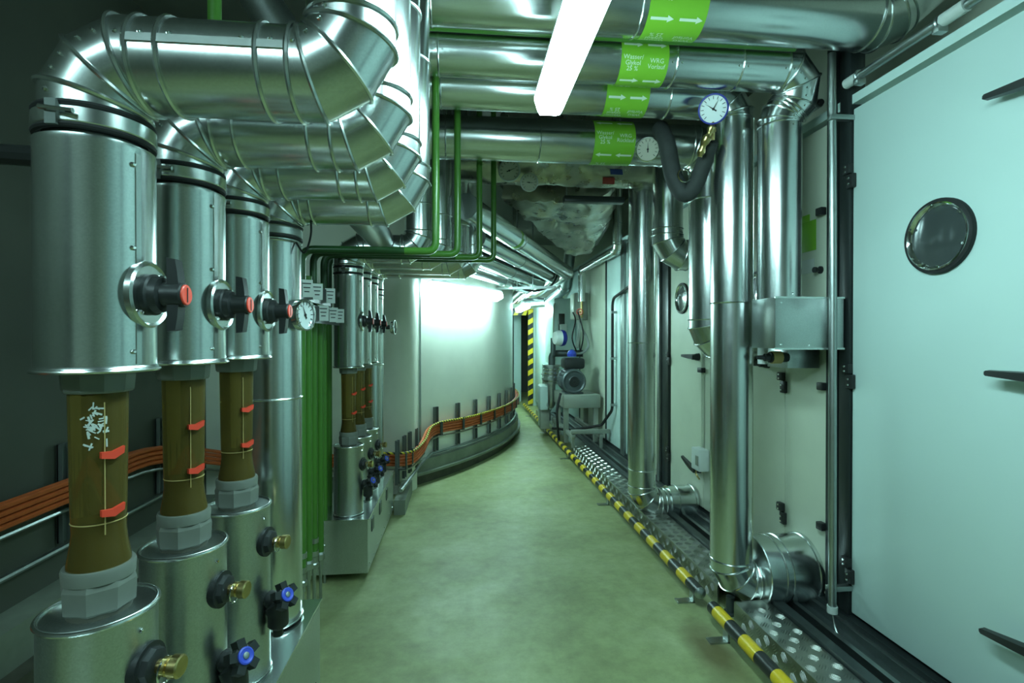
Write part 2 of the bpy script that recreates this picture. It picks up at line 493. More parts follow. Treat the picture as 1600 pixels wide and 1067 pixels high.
def arc_wall(r0, r1, z0, z1, a0, a1, n=48):
    mb = MB(); vs = []; fs = []
    for k in range(n+1):
        a = a0 + (a1-a0)*k/n
        c, s_ = math.cos(a), math.sin(a)
        for r, z in ((r0, z0), (r1, z0), (r1, z1), (r0, z1)):
            vs.append((TC.x + r*c, TC.y + r*s_, z))
    for k in range(n):
        for j in range(4):
            fs.append((4*k+j, 4*k+(j+1) % 4, 4*k+4+(j+1) % 4, 4*k+4+j))
    fs += [(0, 1, 2, 3), (4*n+3, 4*n+2, 4*n+1, 4*n)]
    return mb.add(vs, fs)
struct(arc_wall(TR-0.15, TR, 0, 2.85, A0, A1, 64).build('wall_tank', 'tank_paint'))
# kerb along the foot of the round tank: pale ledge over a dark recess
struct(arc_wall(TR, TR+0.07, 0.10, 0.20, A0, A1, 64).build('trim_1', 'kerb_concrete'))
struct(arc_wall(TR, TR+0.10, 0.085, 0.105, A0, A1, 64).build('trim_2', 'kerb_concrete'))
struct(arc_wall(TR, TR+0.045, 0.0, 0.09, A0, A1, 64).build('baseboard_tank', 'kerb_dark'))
struct(MB().box(-1.6, -1.48, -4.05, 3.30, 0.10, 0.24).build('trim_3', 'kerb_concrete', smooth=0))
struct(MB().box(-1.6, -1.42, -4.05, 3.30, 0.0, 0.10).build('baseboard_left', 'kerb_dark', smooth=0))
# round concrete column that stands against the tank, kerb in front of it
col = MB().lathe((-0.53, 4.16, 0), (0,0,1), [(0, 0.17), (2.85, 0.17)], 40).build('wall_column', 'tank_paint')
struct(col)
struct(MB().box(-0.46, -0.385, 3.52, 4.02, 0.0, 0.10).build('trim_4', 'kerb_concrete', smooth=0))

# far wall with the low doorway
struct(MB().box(-0.2, 0.62, 9.0, 9.12, 0, 2.85).build('wall_far', 'cream_paint', smooth=0))
struct(MB().box(0.62, 1.95, 9.0, 9.12, 1.72, 2.85).build('wall_far_upper', 'cream_paint', smooth=0))
struct(MB().box(1.25, 1.95, 9.0, 9.12, 0, 1.72).build('wall_far_side', 'door_paint', smooth=0))
struct(MB().box(0.3, 1.95, 11.3, 11.4, 0, 2.85).build('wall_beyond', 'wall_paint', smooth=0))
# posts seen through the doorway
struct(MB().cbox(0.97, 1.11, 9.6, 9.7, 0, 2.2).build('trim_5', 'door_paint'))
struct(MB().cbox(0.84, 0.90, 9.9, 9.96, 0, 2.2).build('trim_6', 'cream_paint'))

# hazard striped door frame: each slanted band is a piece of its own
hz = thing('hazard_door_frame', 'yellow and black striped edge round the low doorway at the corridor end', 'door frame', (1.2, 8.97, 0))
def hazard_bar(p0, axis, length, side, thick, w, n, parent):
    p0, axis, side, thick = V(p0), V(axis), V(side), V(thick)
    step = length/n; sl = w*0.6
    for k in range(n):
        a, b = k*step, (k+1)*step
        lo0, lo1 = a, b; hi0, hi1 = a+sl, b+sl
        cl = lambda t: max(0.0, min(length, t))
        pts = [p0+axis*cl(lo0-sl/2), p0+axis*cl(lo1-sl/2), p0+axis*cl(hi1-sl/2)+side*w, p0+axis*cl(hi0-sl/2)+side*w]
        MB().prism(pts, thick).build('yellow_band' if k % 2 == 0 else 'black_band', 'yellow_paint' if k % 2 == 0 else 'black_paint', parent, smooth=0)
hazard_bar((1.16, 8.96, 0.02), (0,0,1), 1.70, (1,0,0), (0,0.035,0), 0.09, 19, hz)
hazard_bar((0.62, 8.96, 1.60), (1,0,0), 0.54, (0,0,1), (0,0.035,0), 0.12, 7, hz)

# ------------------------------------------------------------------ air handling cabinet along the right side
WX = 1.5
base = MB().box(WX+0.05, 1.95, -4.05, 8.4, 0.10, 2.10)
struct(base.build('wall_cabinet', 'cream_paint', smooth=0))
struct(MB().box(WX-0.005, 1.95, -4.05, 8.4, 2.10, 2.135).build('trim_7', 'door_paint', smooth=0))
# steel base rails below the doors
for i, (x0, x1, z0, z1, m) in enumerate([(1.29, 1.33, 0.0, 0.105, 'dark_steel'), (1.33, 1.40, 0.0, 0.035, 'dark_steel'),
                                         (1.385, 1.405, 0.035, 0.09, 'steel'), (1.405, 1.47, 0.0, 0.075, 'dark_steel'),
                                         (1.455, 1.475, 0.075, 0.105, 'steel'), (1.475, 1.55, 0.0, 0.125, 'black_frame')]):
    struct(MB().box(x0, x1, -4.05, 8.4, z0, z1).build('trim_%d' % (8+i), m, smooth=0))

def cabinet_door(idx, y0, y1, z0=0.14, z1=2.078, portholes=(), levers=(), paint='door_paint'):
    d = struct(MB().cbox(WX-0.004, WX+0.05, y0, y1, z0, z1, 0.004).build('door_%d' % idx, paint))
    for (y, z, r) in portholes:
        o = V((WX-0.004, y, z))
        rim = MB().lathe(o, (-1,0,0), [(0, r), (0.010, r), (0.013, r*0.985), (0.013, r*0.90)], 48, caps=False).build('porthole_gasket', 'rubber', d)
        MB().lathe(o, (-1,0,0), [(0.010, r*0.915), (0.017, r*0.90), (0.018, r*0.86), (0.012, r*0.80), (0.004, r*0.77)], 48, caps=False).build('porthole_rim', 'chrome', d)
        MB().lathe(o, (-1,0,0), [(0.002, r*0.84), (0.006, r*0.84), (0.010, r*0.6), (0.0125, r*0.3), (0.0135, 0.0001)], 48).build('porthole_glass', 'glass_dark', d)
        for k in range(6):
            a = 2*PI*k/6+0.4
            MB().lathe(o + V((-0.015, r*0.83*math.cos(a), r*0.83*math.sin(a))), (-1,0,0), [(0, 0.005), (0.004, 0.004)], 8).build('screw', 'chrome', d)
    for (y, z, ang, L) in levers:      # tapered black lever, pivot at (y, z), pointing along +y
        e = V((0, math.cos(ang), math.sin(ang))); q = V((0, -math.sin(ang), math.cos(ang)))
        c = V((WX-0.004, y, z))
        mb = MB().lathe(c, (-1,0,0), [(0, 0.024), (0.018, 0.022), (0.030, 0.018), (0.045, 0.018)], 20)
        x = V((-1,0,0))
        def sec(t, h, x0, x1): p = c + e*t; return [p+x*x0-q*h, p+x*x1-q*h*0.8, p+x*x1+q*h*0.8, p+x*x0+q*h]
        S = [sec(-0.022, 0.013, 0.034, 0.054), sec(0.03, 0.016, 0.034, 0.058), sec(0.10*L/0.19, 0.013, 0.036, 0.058), sec(L*0.97, 0.009, 0.040, 0.054), sec(L, 0.005, 0.042, 0.052)]
        vs = [p for s_ in S for p in s_]; fs = [(0,1,2,3), (19,18,17,16)]
        for i in range(4):
            for j in range(4): fs.append((4*i+j, 4*i+(j+1) % 4, 4*i+4+(j+1) % 4, 4*i+4+j))
        mb.add(vs, fs).build('lever_handle', 'black_plastic', d, smooth=50)
    return d
def hinge(d, y, z, s=1.0):
    h = MB().cbox(WX-0.022, WX-0.004, y-0.022, y+0.012, z-0.045*s, z+0.01*s, 0.004).cbox(WX-0.026, WX-0.004, y-0.008, y+0.030, z+0.012*s, z+0.05*s, 0.004)
    o = h.build('hinge', 'black_plastic', d)
    for (yy, zz) in ((y-0.006, z-0.03*s), (y-0.006, z-0.008*s), (y+0.012, z+0.022*s), (y+0.012, z+0.04*s)):
        MB().lathe((WX-0.026, yy, zz), (-1,0,0), [(0, 0.005), (0.003, 0.004)], 8).build('hinge_screw', 'chrome', o)

d1 = cabinet_door(1, 0.42, 1.835, portholes=[(1.475, 1.52, 0.118)], levers=[(1.10, 1.85, 0.10, 0.20), (1.10, 1.095, 0.04, 0.19), (1.10, 0.40, -0.10, 0.20)])
for z in (1.82, 1.05, 0.30): hinge(d1, 1.838, z)
d2 = cabinet_door(2, 1.975, 2.245, paint='cream_paint')
d3 = cabinet_door(3, 2.25, 3.05, portholes=[(2.47, 1.42, 0.118)], levers=[(2.38, 1.075, 0.0, 0.12)], paint='cream_paint')
d4 = cabinet_door(4, 3.06, 3.56, portholes=[(3.36, 1.47, 0.105)], levers=[(3.12, 1.08, 0.03, 0.15), (3.10, 0.37, 0.28, 0.17)], paint='cream_paint')
for z in (1.05, 0.36): hinge(d4, 3.575, z)
hinge(d2, 2.25, 0.99); hinge(d2, 2.25, 0.38)
d5 = cabinet_door(5, 3.80, 4.42, paint='cream_paint')
d6 = cabinet_door(6, 4.46, 5.2, paint='door_paint')
d7 = cabinet_door(7, 5.24, 6.4, paint='cream_paint')
d8 = cabinet_door(8, 6.44, 7.4, paint='door_paint')
d9 = cabinet_door(9, -0.95, 0.28, levers=[(-0.3, 1.09, 0, 0.19)])
# small knobs and staples on the narrow panel
for (y, z) in ((1.995, 1.725), (1.985, 1.0), (1.985, 0.42)):
    MB().cbox(WX-0.03, WX-0.004, y-0.018, y+0.018, z-0.016, z+0.016, 0.004).build('latch', 'black_plastic', d2)
MB().lathe((WX-0.004, 2.01, 1.485), (-1,0,0), [(0, 0.016), (0.006, 0.016), (0.008, 0.007), (0.020, 0.007), (0.022, 0.012), (0.032, 0.012)], 16).build('knob', 'black_plastic', d2)
# green notice and white plate on the narrow panel
MB().cbox(WX-0.0065, WX-0.004, 2.04, 2.15, 1.575, 1.705, 0.0005).cbox(WX-0.0065, WX-0.004, 2.08, 2.15, 1.705, 1.735, 0.0005).build('green_notice', 'label_green', d2, label='green notice stuck on the narrow panel')
MB().cbox(WX-0.006, WX-0.004, 2.05, 2.15, 1.48, 1.54, 0.0005).build('white_plate', 'label_white', d2)
# black posts between the doors
for i, (y0, y1, z0) in enumerate([(1.840, 1.897, 0.125), (1.917, 1.970, 0.105), (3.59, 3.70, 0.105), (5.205, 5.235, 0.105), (6.405, 6.435, 0.105), (0.29, 0.41, 0.125)]):
    struct(MB().cbox(WX-0.012, WX+0.05, y0, y1, z0, 2.60 if i < 2 else 2.10, 0.004).build('trim_%d' % (20+i), 'black_frame'))
struct(MB().box(WX+0.02, WX+0.05, 1.89, 1.92, 0.105, 2.6).build('trim_30', 'black_frame', smooth=0))
# pale steel struts further down
for i, (y0, y1) in enumerate([(3.72, 3.76), (4.425, 4.455), (4.56, 4.66)]):
    struct(MB().cbox(WX-0.03, WX+0.02, y0, y1, 0.12, 2.10, 0.004).build('trim_%d' % (31+i), 'steel'))
# inspection hatch with black rubber edge and two latches
hatch = MB().cbox(WX-0.012, WX-0.004, 4.02, 4.36, 0.62, 1.48, 0.004).build('hatch', 'cream_paint', d5)
MB().tube(round_path([(WX-0.012, 4.02, 0.7), (WX-0.012, 4.02, 1.48), (WX-0.012, 4.36, 1.48), (WX-0.012, 4.36, 0.62), (WX-0.012, 4.02, 0.62), (WX-0.012, 4.02, 0.71)], 0.03), 0.007, 6).build('hatch_gasket', 'rubber', hatch)
for (y, z) in ((4.30, 0.90), (4.30, 1.33), (4.10, 0.90)): MB().cbox(WX-0.04, WX-0.012, y-0.02, y+0.02, z-0.012, z+0.012, 0.003).build('latch', 'black_plastic', hatch)
MB().box(WX-0.014, WX-0.012, 4.08, 4.28, 1.12, 1.40).build('notice_sheet', 'label_white', hatch, smooth=0)

# ------------------------------------------------------------------ fluorescent lamps
def lamp(label, p0, p1, up, w=0.10, h=0.055, group=None):
    p0, p1, up = V(p0), V(p1), V(up).normalized()
    d = (p1-p0).normalized(); s_ = d.cross(up).normalized(); L = (p1-p0).length
    t = thing('fluorescent_lamp', label, 'lamp', (p0+p1)/2, group)
    c = (p0+p1)/2
    MB().obox(c + up*(0.012), d*L*0.495, s_*w*0.46, up*0.012).build('housing', 'lamp_body', t)
    prof = [(0.50, 0.0), (0.50, -0.25), (0.42, -0.75), (0.34, -1.0), (-0.34, -1.0), (-0.42, -0.75), (-0.50, -0.25), (-0.50, 0.0)]
    vs = []; n = len(prof)
    for (q, k) in ((-L/2, 0.80), (-L/2+0.035, 1.0), (L/2-0.035, 1.0), (L/2, 0.80)):
        for a, b in prof: vs.append(c + d*q + s_*(a*w*k) + up*(b*h*k))
    fs = [tuple(range(n)), tuple(reversed(range(3*n, 4*n)))]
    for i in range(3):
        for j in range(n): fs.append((i*n+j, i*n+(j+1) % n, (i+1)*n+(j+1) % n, (i+1)*n+j))
    MB().add(vs, fs).build('diffuser', 'lamp_diffuser', t, smooth=20)
    for q in (-0.3, 0.3): MB().obox(c + up*0.035 + d*L*q, d*0.02, s_*0.02, up*0.012).build('mounting_clip', 'steel', t)
    return t
lamp('long white fluorescent lamp hanging under the cross pipes over the aisle', (0.285, 0.41, 1.985), (0.285, 1.69, 1.985), (0,0,1), 0.10, 0.055)
pa, pb = tank_pt(tank_ang_x(-0.37), 0.05, 1.64), tank_pt(tank_ang_x(0.27), 0.05, 1.64)
wn = V((pb.y-pa.y, -(pb.x-pa.x), 0)).normalized()
lamp('white fluorescent lamp mounted on the round white wall', pa + wn*0.07, pb + wn*0.07, -wn*0.45 + V((0,0,1)), 0.10, 0.065)
lamp('short bright lamp above the striped doorway far down the corridor', (0.93, 7.25, 1.685), (0.93, 8.50, 1.685), (0,0,1), 0.10, 0.06)
lamp('added unseen fluorescent fill lamp set crosswise behind the camera', (-1.48, -0.75, 2.35), (-0.30, -0.75, 2.35), (0,0,1), 0.12, 0.06)  # unseen lamp, added to give the near pipes their bright bands

# ================================================================== flow meter columns on the left
def rosette(o, d, r, parent, name='rosette'):
    MB().lathe(o, d, [(-0.004, r), (0.004, r), (0.007, r*0.94), (0.004, r*0.86), (0.004, r*0.55), (0.002, r*0.5)], 36).build(name, 'galvanised', parent)

def flow_column(label, x, y, z_tray, z_low, z_mid, z_top, z_valve, z_plug, group, r=0.0725, cock=True, z_cock=0.56):
    t = thing('flow_meter', label, 'flow meter', (x, y, z_tray), group)
    o = lambda z: V((x, y, z))
    up = V((0,0,1))
    # lower jacketed can with rolled rims and recessed lid
    H = z_low - z_tray
    MB().lathe(o(z_tray+0.001), up, [(0, r*1.0), (0.004, r*1.025), (0.010, r), (H-0.014, r), (H-0.008, r*1.02), (H-0.003, r*1.02), (H-0.001, r*0.99), (H-0.006, r*0.95), (H-0.007, 0.001)], 48).build('lower_can', 'galvanised_matte', t)
    MB().torus(o(z_low-0.004), up, r*1.005, 0.0035, 48).build('can_rim', 'bead_metal', t)
    MB().torus(o(z_tray+0.006), up, r*1.005, 0.003, 48).build('can_rim', 'bead_metal', t)
    # threaded collar and moulded nut
    MB().lathe(o(z_low-0.008), up, [(0, 0.040), (0.010, 0.040)], 24).build('threaded_foot', 'kerb_dark', t)
    nut = MB().lathe(o(z_low+0.001), up, [(0, 0.042), (0.004, 0.046), (0.036, 0.0475), (0.044, 0.045)], 8, rot=0.25).build('union_nut', 'grey_pvc', t, smooth=0)
    MB().lathe(o(z_low+0.045), up, [(0, 0.0445), (0.016, 0.0455), (0.020, 0.0440), (0.020, 0.039)], 40).build('nut_lip', 'grey_pvc', nut)
    # measuring tube and its contents
    zb = z_low + 0.060; zt = z_mid - 0.028; Ht = zt - zb
    MB().lathe(o(zb), up, [(0, 0.0400), (0.012, 0.0390), (0.035, 0.0350), (0.055, 0.0330), (0.068, 0.0335), (Ht*0.45, 0.0345), (Ht, 0.0365)], 40).build('measuring_tube', 'amber', t)
    MB().lathe(o(zb+0.002), up, [(0, 0.037), (0.030, 0.033), (0.052, 0.030), (0.070, 0.030)], 32).build('dark_sediment', 'amber_liquid', t)
    MB().torus(o(zb+0.070), up, 0.0334, 0.0010, 40).build('tube_ring', 'cardboard', t)
    # scale rod and red pointers on the aisle side
    e = V((0.80, -0.60, 0)); q = V((0.60, 0.80, 0))
    MB().obox(o((zb+zt)/2+0.02) + e*0.0362 - q*0.006, e*0.0006, q*0.0006, up*(Ht*0.5-0.035)).build('scale_line', 'cardboard', t)
    for k in (0.34, 0.66) if cock else (0.2, 0.7):
        c = o(zb + Ht*k) + e*0.0355
        MB().prism([c - q*0.012 - up*0.006, c + q*0.004 - up*0.009, c + q*0.016 - up*0.002, c + q*0.017 + up*0.008, c + q*0.002 + up*0.002, c - q*0.012 + up*0.003], e*0.007).build('red_pointer', 'red_plastic', t, smooth=0)
    # upper union and can
    MB().lathe(o(z_mid-0.030), up, [(0, 0.041), (0.003, 0.0435), (0.026, 0.0455), (0.032, 0.0455)], 10, rot=0.1).build('upper_union', 'grey_pvc', t, smooth=0)
    H = z_top - z_mid
    MB().lathe(o(z_mid), up, [(0.003, 0.001), (0.001, r*0.98), (0.0, r*1.03), (0.003, r*1.045), (0.007, r*1.03), (0.010, r), (H-0.010, r), (H-0.006, r*1.015), (H-0.001, r*1.01), (H, r*0.97), (H, 0.001)], 48).build('upper_can', 'galvanised', t)
    MB().torus(o(z_mid+0.003), up, r*1.03, 0.0032, 48).build('can_rim', 'bead_metal', t)
    MB().obox(o((z_mid+z_top)/2) + V((0.955, -0.296, 0))*r, V((0.955, -0.296, 0))*0.0012, V((0.296, 0.955, 0))*0.004, up*(H/2-0.012)).build('lap_seam', 'bead_metal', t)
    for z, a in ((z_top-0.03, -0.42), (z_mid+0.03, -0.42), (z_valve+0.065, -0.42), (z_low-0.03, -0.30)):
        e2 = V((math.cos(a), math.sin(a), 0))
        MB().lathe(o(z) + e2*r*0.99, e2, [(0, 0.004), (0.003, 0.0038), (0.005, 0.002)], 6).build('screw', 'chrome', t)
    # clamp between can and elbow
    MB().lathe(o(z_top+0.001), up, [(0, r*0.86), (0.045, r*0.86)], 40).build('pipe_neck', 'bead_metal', t)
    MB().lathe(o(z_top+0.012), up, [(0, r*0.98), (0.003, r*1.02), (0.022, r*1.02), (0.025, r*0.98)], 40).build('clamp_band', 'bead_metal', t)
    MB().torus(o(z_top+0.010), up, r*0.96, 0.0045, 40).build('black_seal', 'rubber', t)
    MB().torus(o(z_top+0.040), up, r*0.96, 0.0045, 40).build('black_seal', 'rubber', t)
    cb = o(z_top+0.024) + V((-0.10, -1, 0)).normalized()*r*1.03
    cl = MB().obox(cb, V((0.007, 0, 0)), V((0, 0.004, 0)), V((0, 0, 0.017))).build('clamp_bolt', 'strut_grey', t)
    MB().cyl(cb + V((-0.012, -0.006, 0.004)), cb + V((0.030, -0.006, 0.0)), 0.0035, 8).build('bolt', 'chrome', cl)
    # ball valve on the aisle side
    X = V((1, 0, 0)); vo = o(z_valve) + X*r
    rosette(vo - X*0.003, X, 0.050, t)
    for a in (0.8, 3.9):
        MB().lathe(vo + V((0.002, 0.040*math.cos(a), 0.040*math.sin(a))), X, [(0, 0.004), (0.005, 0.003)], 6).build('screw', 'chrome', t)
    st = MB().lathe(vo, X, [(-0.01, 0.031), (0.008, 0.031), (0.010, 0.028), (0.020, 0.026), (0.022, 0.019), (0.034, 0.018)], 28).build('valve_stem', 'black_plastic', t)
    h = MB().lathe(vo, X, [(0.026, 0.0185), (0.049, 0.0185), (0.051, 0.017)], 24)
    for s_ in (-1, 1):
        P = [(0.029, s_*0.012), (0.046, s_*0.012), (0.044, s_*0.034), (0.041, s_*0.053), (0.029, s_*0.055), (0.029, s_*0.030)]
        h.prism([vo + X*a + up*b - V((0, 0.010, 0)) for a, b in P], (0, 0.020, 0))
    hh = h.build('valve_handle', 'black_plastic', t)
    MB().lathe(vo, X, [(0.0495, 0.0158), (0.0525, 0.0154), (0.0535, 0.014)], 28).build('red_cap', 'red_plastic', hh)
    MB().obox(vo + X*0.0536, X*0.0006, V((0, 0.0012, 0)), up*0.011).build('cap_slot', 'ink', hh)
    # vent plug and drain cock on the lower can
    a = -0.12; e = V((math.cos(a), math.sin(a), 0)); po = o(z_plug) + e*r
    MB().lathe(po, e, [(-0.012, 0.031), (0.003, 0.031), (0.005, 0.027), (0.014, 0.025), (0.017, 0.020)], 8).lathe(po, e, [(-0.01, 0.034), (0.004, 0.034)], 28).build('plug_flange', 'black_plastic', t)
    MB().lathe(po, e, [(0.012, 0.010), (0.024, 0.010), (0.026, 0.014), (0.032, 0.014), (0.034, 0.0115), (0.038, 0.0165), (0.050, 0.0165), (0.052, 0.014)], 20).build('brass_plug', 'brass', t)
    MB().torus(po + e*0.027 - up*0.006, e, 0.018, 0.0016, 20, 6).build('retaining_loop', 'chrome', t)
    bo = o(z_cock) + e*r
    MB().tube([bo - e*0.012 + up*0.01, bo + e*0.014 + up*0.008, bo + e*0.026 - up*0.02, bo + e*0.026 - up*0.075], [0.016, 0.021, 0.026, 0.024, 0.012], 14, sub=6).build('drain_body', 'black_plastic', t)
    kd = (e*0.75 - V((0,1,0))*0.35 + up*0.45).normalized(); k0 = bo + e*0.016 + up*0.008
    MB().cyl(k0, k0 + kd*0.035, 0.013, 14).build('drain_neck', 'black_plastic', t)
    u_, w_, _ = frame(kd)
    star = MB().lathe(k0 + kd*0.030, kd, [(0, 0.015), (0.004, 0.020), (0.018, 0.020), (0.021, 0.016)], 20)
    for k in range(5):
        an = 2*PI*k/5 + 0.3; ee = u_*math.cos(an) + w_*math.sin(an); qq = kd.cross(ee)
        star.obox(k0 + kd*0.041 + ee*0.021, ee*0.010, qq*0.0085, kd*0.010)
    sk = star.build('star_knob', 'black_plastic', t)
    MB().lathe(k0 + kd*0.050, kd, [(0, 0.016), (0.004, 0.0155), (0.005, 0.013), (0.003, 0.009)], 24).build('blue_ring', 'blue_plastic', sk)
    MB().lathe(k0 + kd*0.050, kd, [(0, 0.008), (0.005, 0.006), (0.006, 0.003)], 12).build('knob_screw', 'steel', sk)
    return t

Y1 = [0.82, 1.055, 1.29]; X1 = -0.54; P4 = 1.525
g1 = 'flow meter columns in the near row'
f1 = flow_column('nearest tall flow meter column with scuffed olive tube and big steel can', X1, Y1[0], 0.39, 0.80, 1.15, 1.48, 1.265, 0.71, g1)
for i, lb in ((1, 'second flow meter column of the near row, behind the scuffed one'), (2, 'third flow meter column of the near row, next to the plain steel pipe')):
    c = copy_tree(f1); c.location = (X1, Y1[i], 0.39); c['label'] = lb
# white flakes of an old sticker on the nearest tube
fl = MB()
rng = random.Random(3)
for k in range(46):
    a = -1.15 + rng.gauss(0, 0.20); z = 1.075 + rng.gauss(0, 0.014)
    e = V((math.cos(a), math.sin(a), 0)); q = V((-math.sin(a), math.cos(a), 0)); an = rng.uniform(0, PI)
    d_ = q*math.cos(an) + V((0,0,1))*math.sin(an); n_ = e.cross(d_)
    fl.obox(V((X1, Y1[0], z)) + e*0.0362, d_*rng.uniform(0.002, 0.006), n_*rng.uniform(0.0006, 0.0014), e*0.0004)
fl.build('sticker_flakes', 'label_white', f1, smooth=0, kind='stuff')

g2 = 'flow meter columns in the far row'
Y2 = [2.67, 2.905, 3.14]; X2 = -0.575; P4B = 3.375
f2 = flow_column('first flow meter column of the far row, yellowish tube, beside the green pipes', X2, Y2[0], 0.31, 0.66, 1.05, 1.515, 1.285, 0.56, g2, z_cock=0.45)
for i, lb in ((1, 'second flow meter column of the far row on the long steel trough'), (2, 'third flow meter column of the far row on the long steel trough')):
    c = copy_tree(f2); c.location = (X2, Y2[i], 0.31); c['label'] = lb

# elbowed pipes above the near row
ZH = 1.605; XR = -0.17
names = ['first', 'second', 'third']
for i, y in enumerate(Y1):
    t = thing('jacketed_pipe', ['big segmented steel pipe elbowing over from the nearest column, in front of all others', 'segmented steel pipe directly behind the foremost elbow pipe', 'segmented steel pipe third from the front at upper left'][i], 'pipe', (X1, y, 1.52), 'elbow pipes over the near row')
    duct(t, [(X1, y, 1.524), (X1, y, ZH), (-0.452+0.03, y, ZH), (-0.29, y, ZH), (XR, y, ZH), (XR, y, 2.0), (XR, y, 2.84)], 0.067, 0.078, 3,
         screw_dir=(-0.30, -0.90, 0.25), seam_dir=(0, -1, 0.10), n=48)
# the fourth pipe of the row is one plain tall jacket
t = thing('jacketed_pipe', 'tall plain steel pipe standing behind the three near flow meters', 'pipe', (X1, P4, 0.395), 'elbow pipes over the near row')
duct(t, [(X1, P4, 0.395), (X1, P4, 1.03), (X1, P4, 1.47), (X1, P4, ZH), (-0.42, P4, ZH), (XR, P4, ZH), (XR, P4, 2.0), (XR, P4, 2.84)], 0.076, 0.092, 3, seam_dir=(0.8, 0.5, 0.3), n=48)
MB().lathe((X1, P4, 1.485), (0,0,1), [(0, 0.078), (0.004, 0.081), (0.022, 0.081), (0.026, 0.078)], 40).build('clamp_band', 'steel', t)
for z in (1.482, 1.515): MB().torus((X1, P4, z), (0,0,1), 0.078, 0.005, 40).build('black_seal', 'rubber', t)
MB().torus((X1, P4, 0.40), (0,0,1), 0.077, 0.004, 40).build('foot_rim', 'bead_metal', t)
MB().tube([(-0.466, 1.50, 1.47), (-0.44, 1.49, 1.44), (-0.425, 1.50, 1.50), (-0.44, 1.52, 1.57), (-0.465, 1.52, 1.58)], 0.003, 8, sub=6).build('wire_loop', 'black_plastic', t)
dial('thermometer', 'round steel thermometer sticking out of the tall plain pipe', (-0.438, 1.493, 1.265), (0.95, -0.30, 0), 0.045, 'chrome', 'glass_pale', 0.035, 'black_plastic', needle=0.4)
dial('thermometer', 'small thermometer on the last pipe of the far row', (-0.435, P4B, 1.27), (1, -0.1, 0), 0.047, 'chrome', 'glass_pale', 0.065, 'black_plastic', needle=0.4)

# run along the aisle behind the near row
t = thing('jacketed_pipe', 'slanting dark steel pipe running away behind the near elbows toward the green pipes', 'pipe', (-0.40, 1.95, 1.68))
duct(t, [(-0.80, 1.74, 1.69), (-0.40, 1.74, 1.69), (-0.40, 1.98, 1.69), (-0.40, 2.585, 1.69)], 0.062, 0.085, 4, 'galvanised_matte')

# pipes above the far row
ZF = 1.655
ex = [-0.22, -0.13, -0.03]
lbs = ['steel pipe elbowing up from the first far column behind the green pipes', 'steel pipe elbowing up from the second far column', 'steel pipe elbowing up from the third far column']
for i, y in enumerate(Y2):
    t = thing('jacketed_pipe', lbs[i], 'pipe', (X2, y, 1.56), 'elbow pipes over the far row')
    duct(t, [(X2, y, 1.562), (X2, y, ZF), (ex[i], y, ZF), (ex[i], y, 1.88), (ex[i], y, 2.84 if i != 0 else 2.84)], 0.0725, 0.088, 3, n=36)
t = thing('jacketed_pipe', 'plain steel pipe at the end of the far row with long low arm', 'pipe', (X2, P4B, 0.315), 'elbow pipes over the far row')
duct(t, [(X2, P4B, 0.315), (X2, P4B, 1.03), (X2, P4B, 1.45), (X2, P4B, ZF), (-0.40, P4B, ZF), (0.065, P4B, ZF), (0.065, P4B, 1.80), (0.065, P4B, 1.95), (0.065, P4B, 2.05), (0.065, P4B, 2.84)], 0.068, 0.088, 3, n=36)
for z in (1.475, 1.51): MB().torus((X2, P4B, z), (0,0,1), 0.070, 0.005, 40).build('black_seal', 'rubber', t)
MB().torus((X2, P4B, 0.318), (0,0,1), 0.069, 0.004, 40).build('foot_rim', 'bead_metal', t)

# steel troughs that carry the columns
def trough(label, x0, x1, y0, y1, z0, z1, plates):
    t = thing('steel_trough', label, 'trough', ((x0+x1)/2, y0, z0))
    th = 0.003
    MB().box(x0, x1, y0, y1, z1-th, z1).build('top_sheet', 'galvanised', t, smooth=0)
    MB().box(x1-th, x1, y0, y1, z0, z1-th).build('side_sheet', 'galvanised_matte', t, smooth=0)
    MB().box(x0, x0+th, y0, y1, z0, z1-th).build('side_sheet', 'galvanised_matte', t, smooth=0)
    MB().box(x0+th, x1-th, y0, y0+th, z0, z1-th).build('end_sheet', 'galvanised_matte', t, smooth=0)
    MB().box(x0+th, x1-th, y1-th, y1, z0, z1-th).build('end_sheet', 'galvanised_matte', t, smooth=0)
    MB().box(x0+th, x1-th, y0+th, y1-th, z0, z0+th).build('bottom_sheet', 'galvanised_matte', t, smooth=0)
    MB().box(x1-0.001, x1+0.006, y0, y1, z1-0.004, z1+0.002).build('top_lip', 'bead_metal', t, smooth=0)
    for k in plates: MB().box(x1, x1+0.004, k-0.03, k+0.03, z1-0.10, z1-0.035).build('bracket_plate', 'dark_steel', t, smooth=0)
    for yy in (y0+0.12, y1-0.12):
        for xx in (x0+0.05, x1-0.09): MB().box(xx-0.02, xx+0.02, yy-0.02, yy+0.02, 0.0, z0).build('foot', 'dark_steel', t, smooth=0)
    for k in range(8): MB().lathe((x1, y0+0.05+(y1-y0-0.1)*k/7, z0+0.03), (1,0,0), [(0, 0.004), (0.003, 0.003)], 8).build('rivet', 'chrome', t)
    return t
trough('rust flecked steel trough under the near flow meters', -0.70, -0.44, 0.45, 1.635, 0.13, 0.39, [])
trough('long steel box trough under the far flow meters', -0.74, -0.462, 2.565, 3.50, 0.045, 0.31, [2.70, 2.95, 3.20])

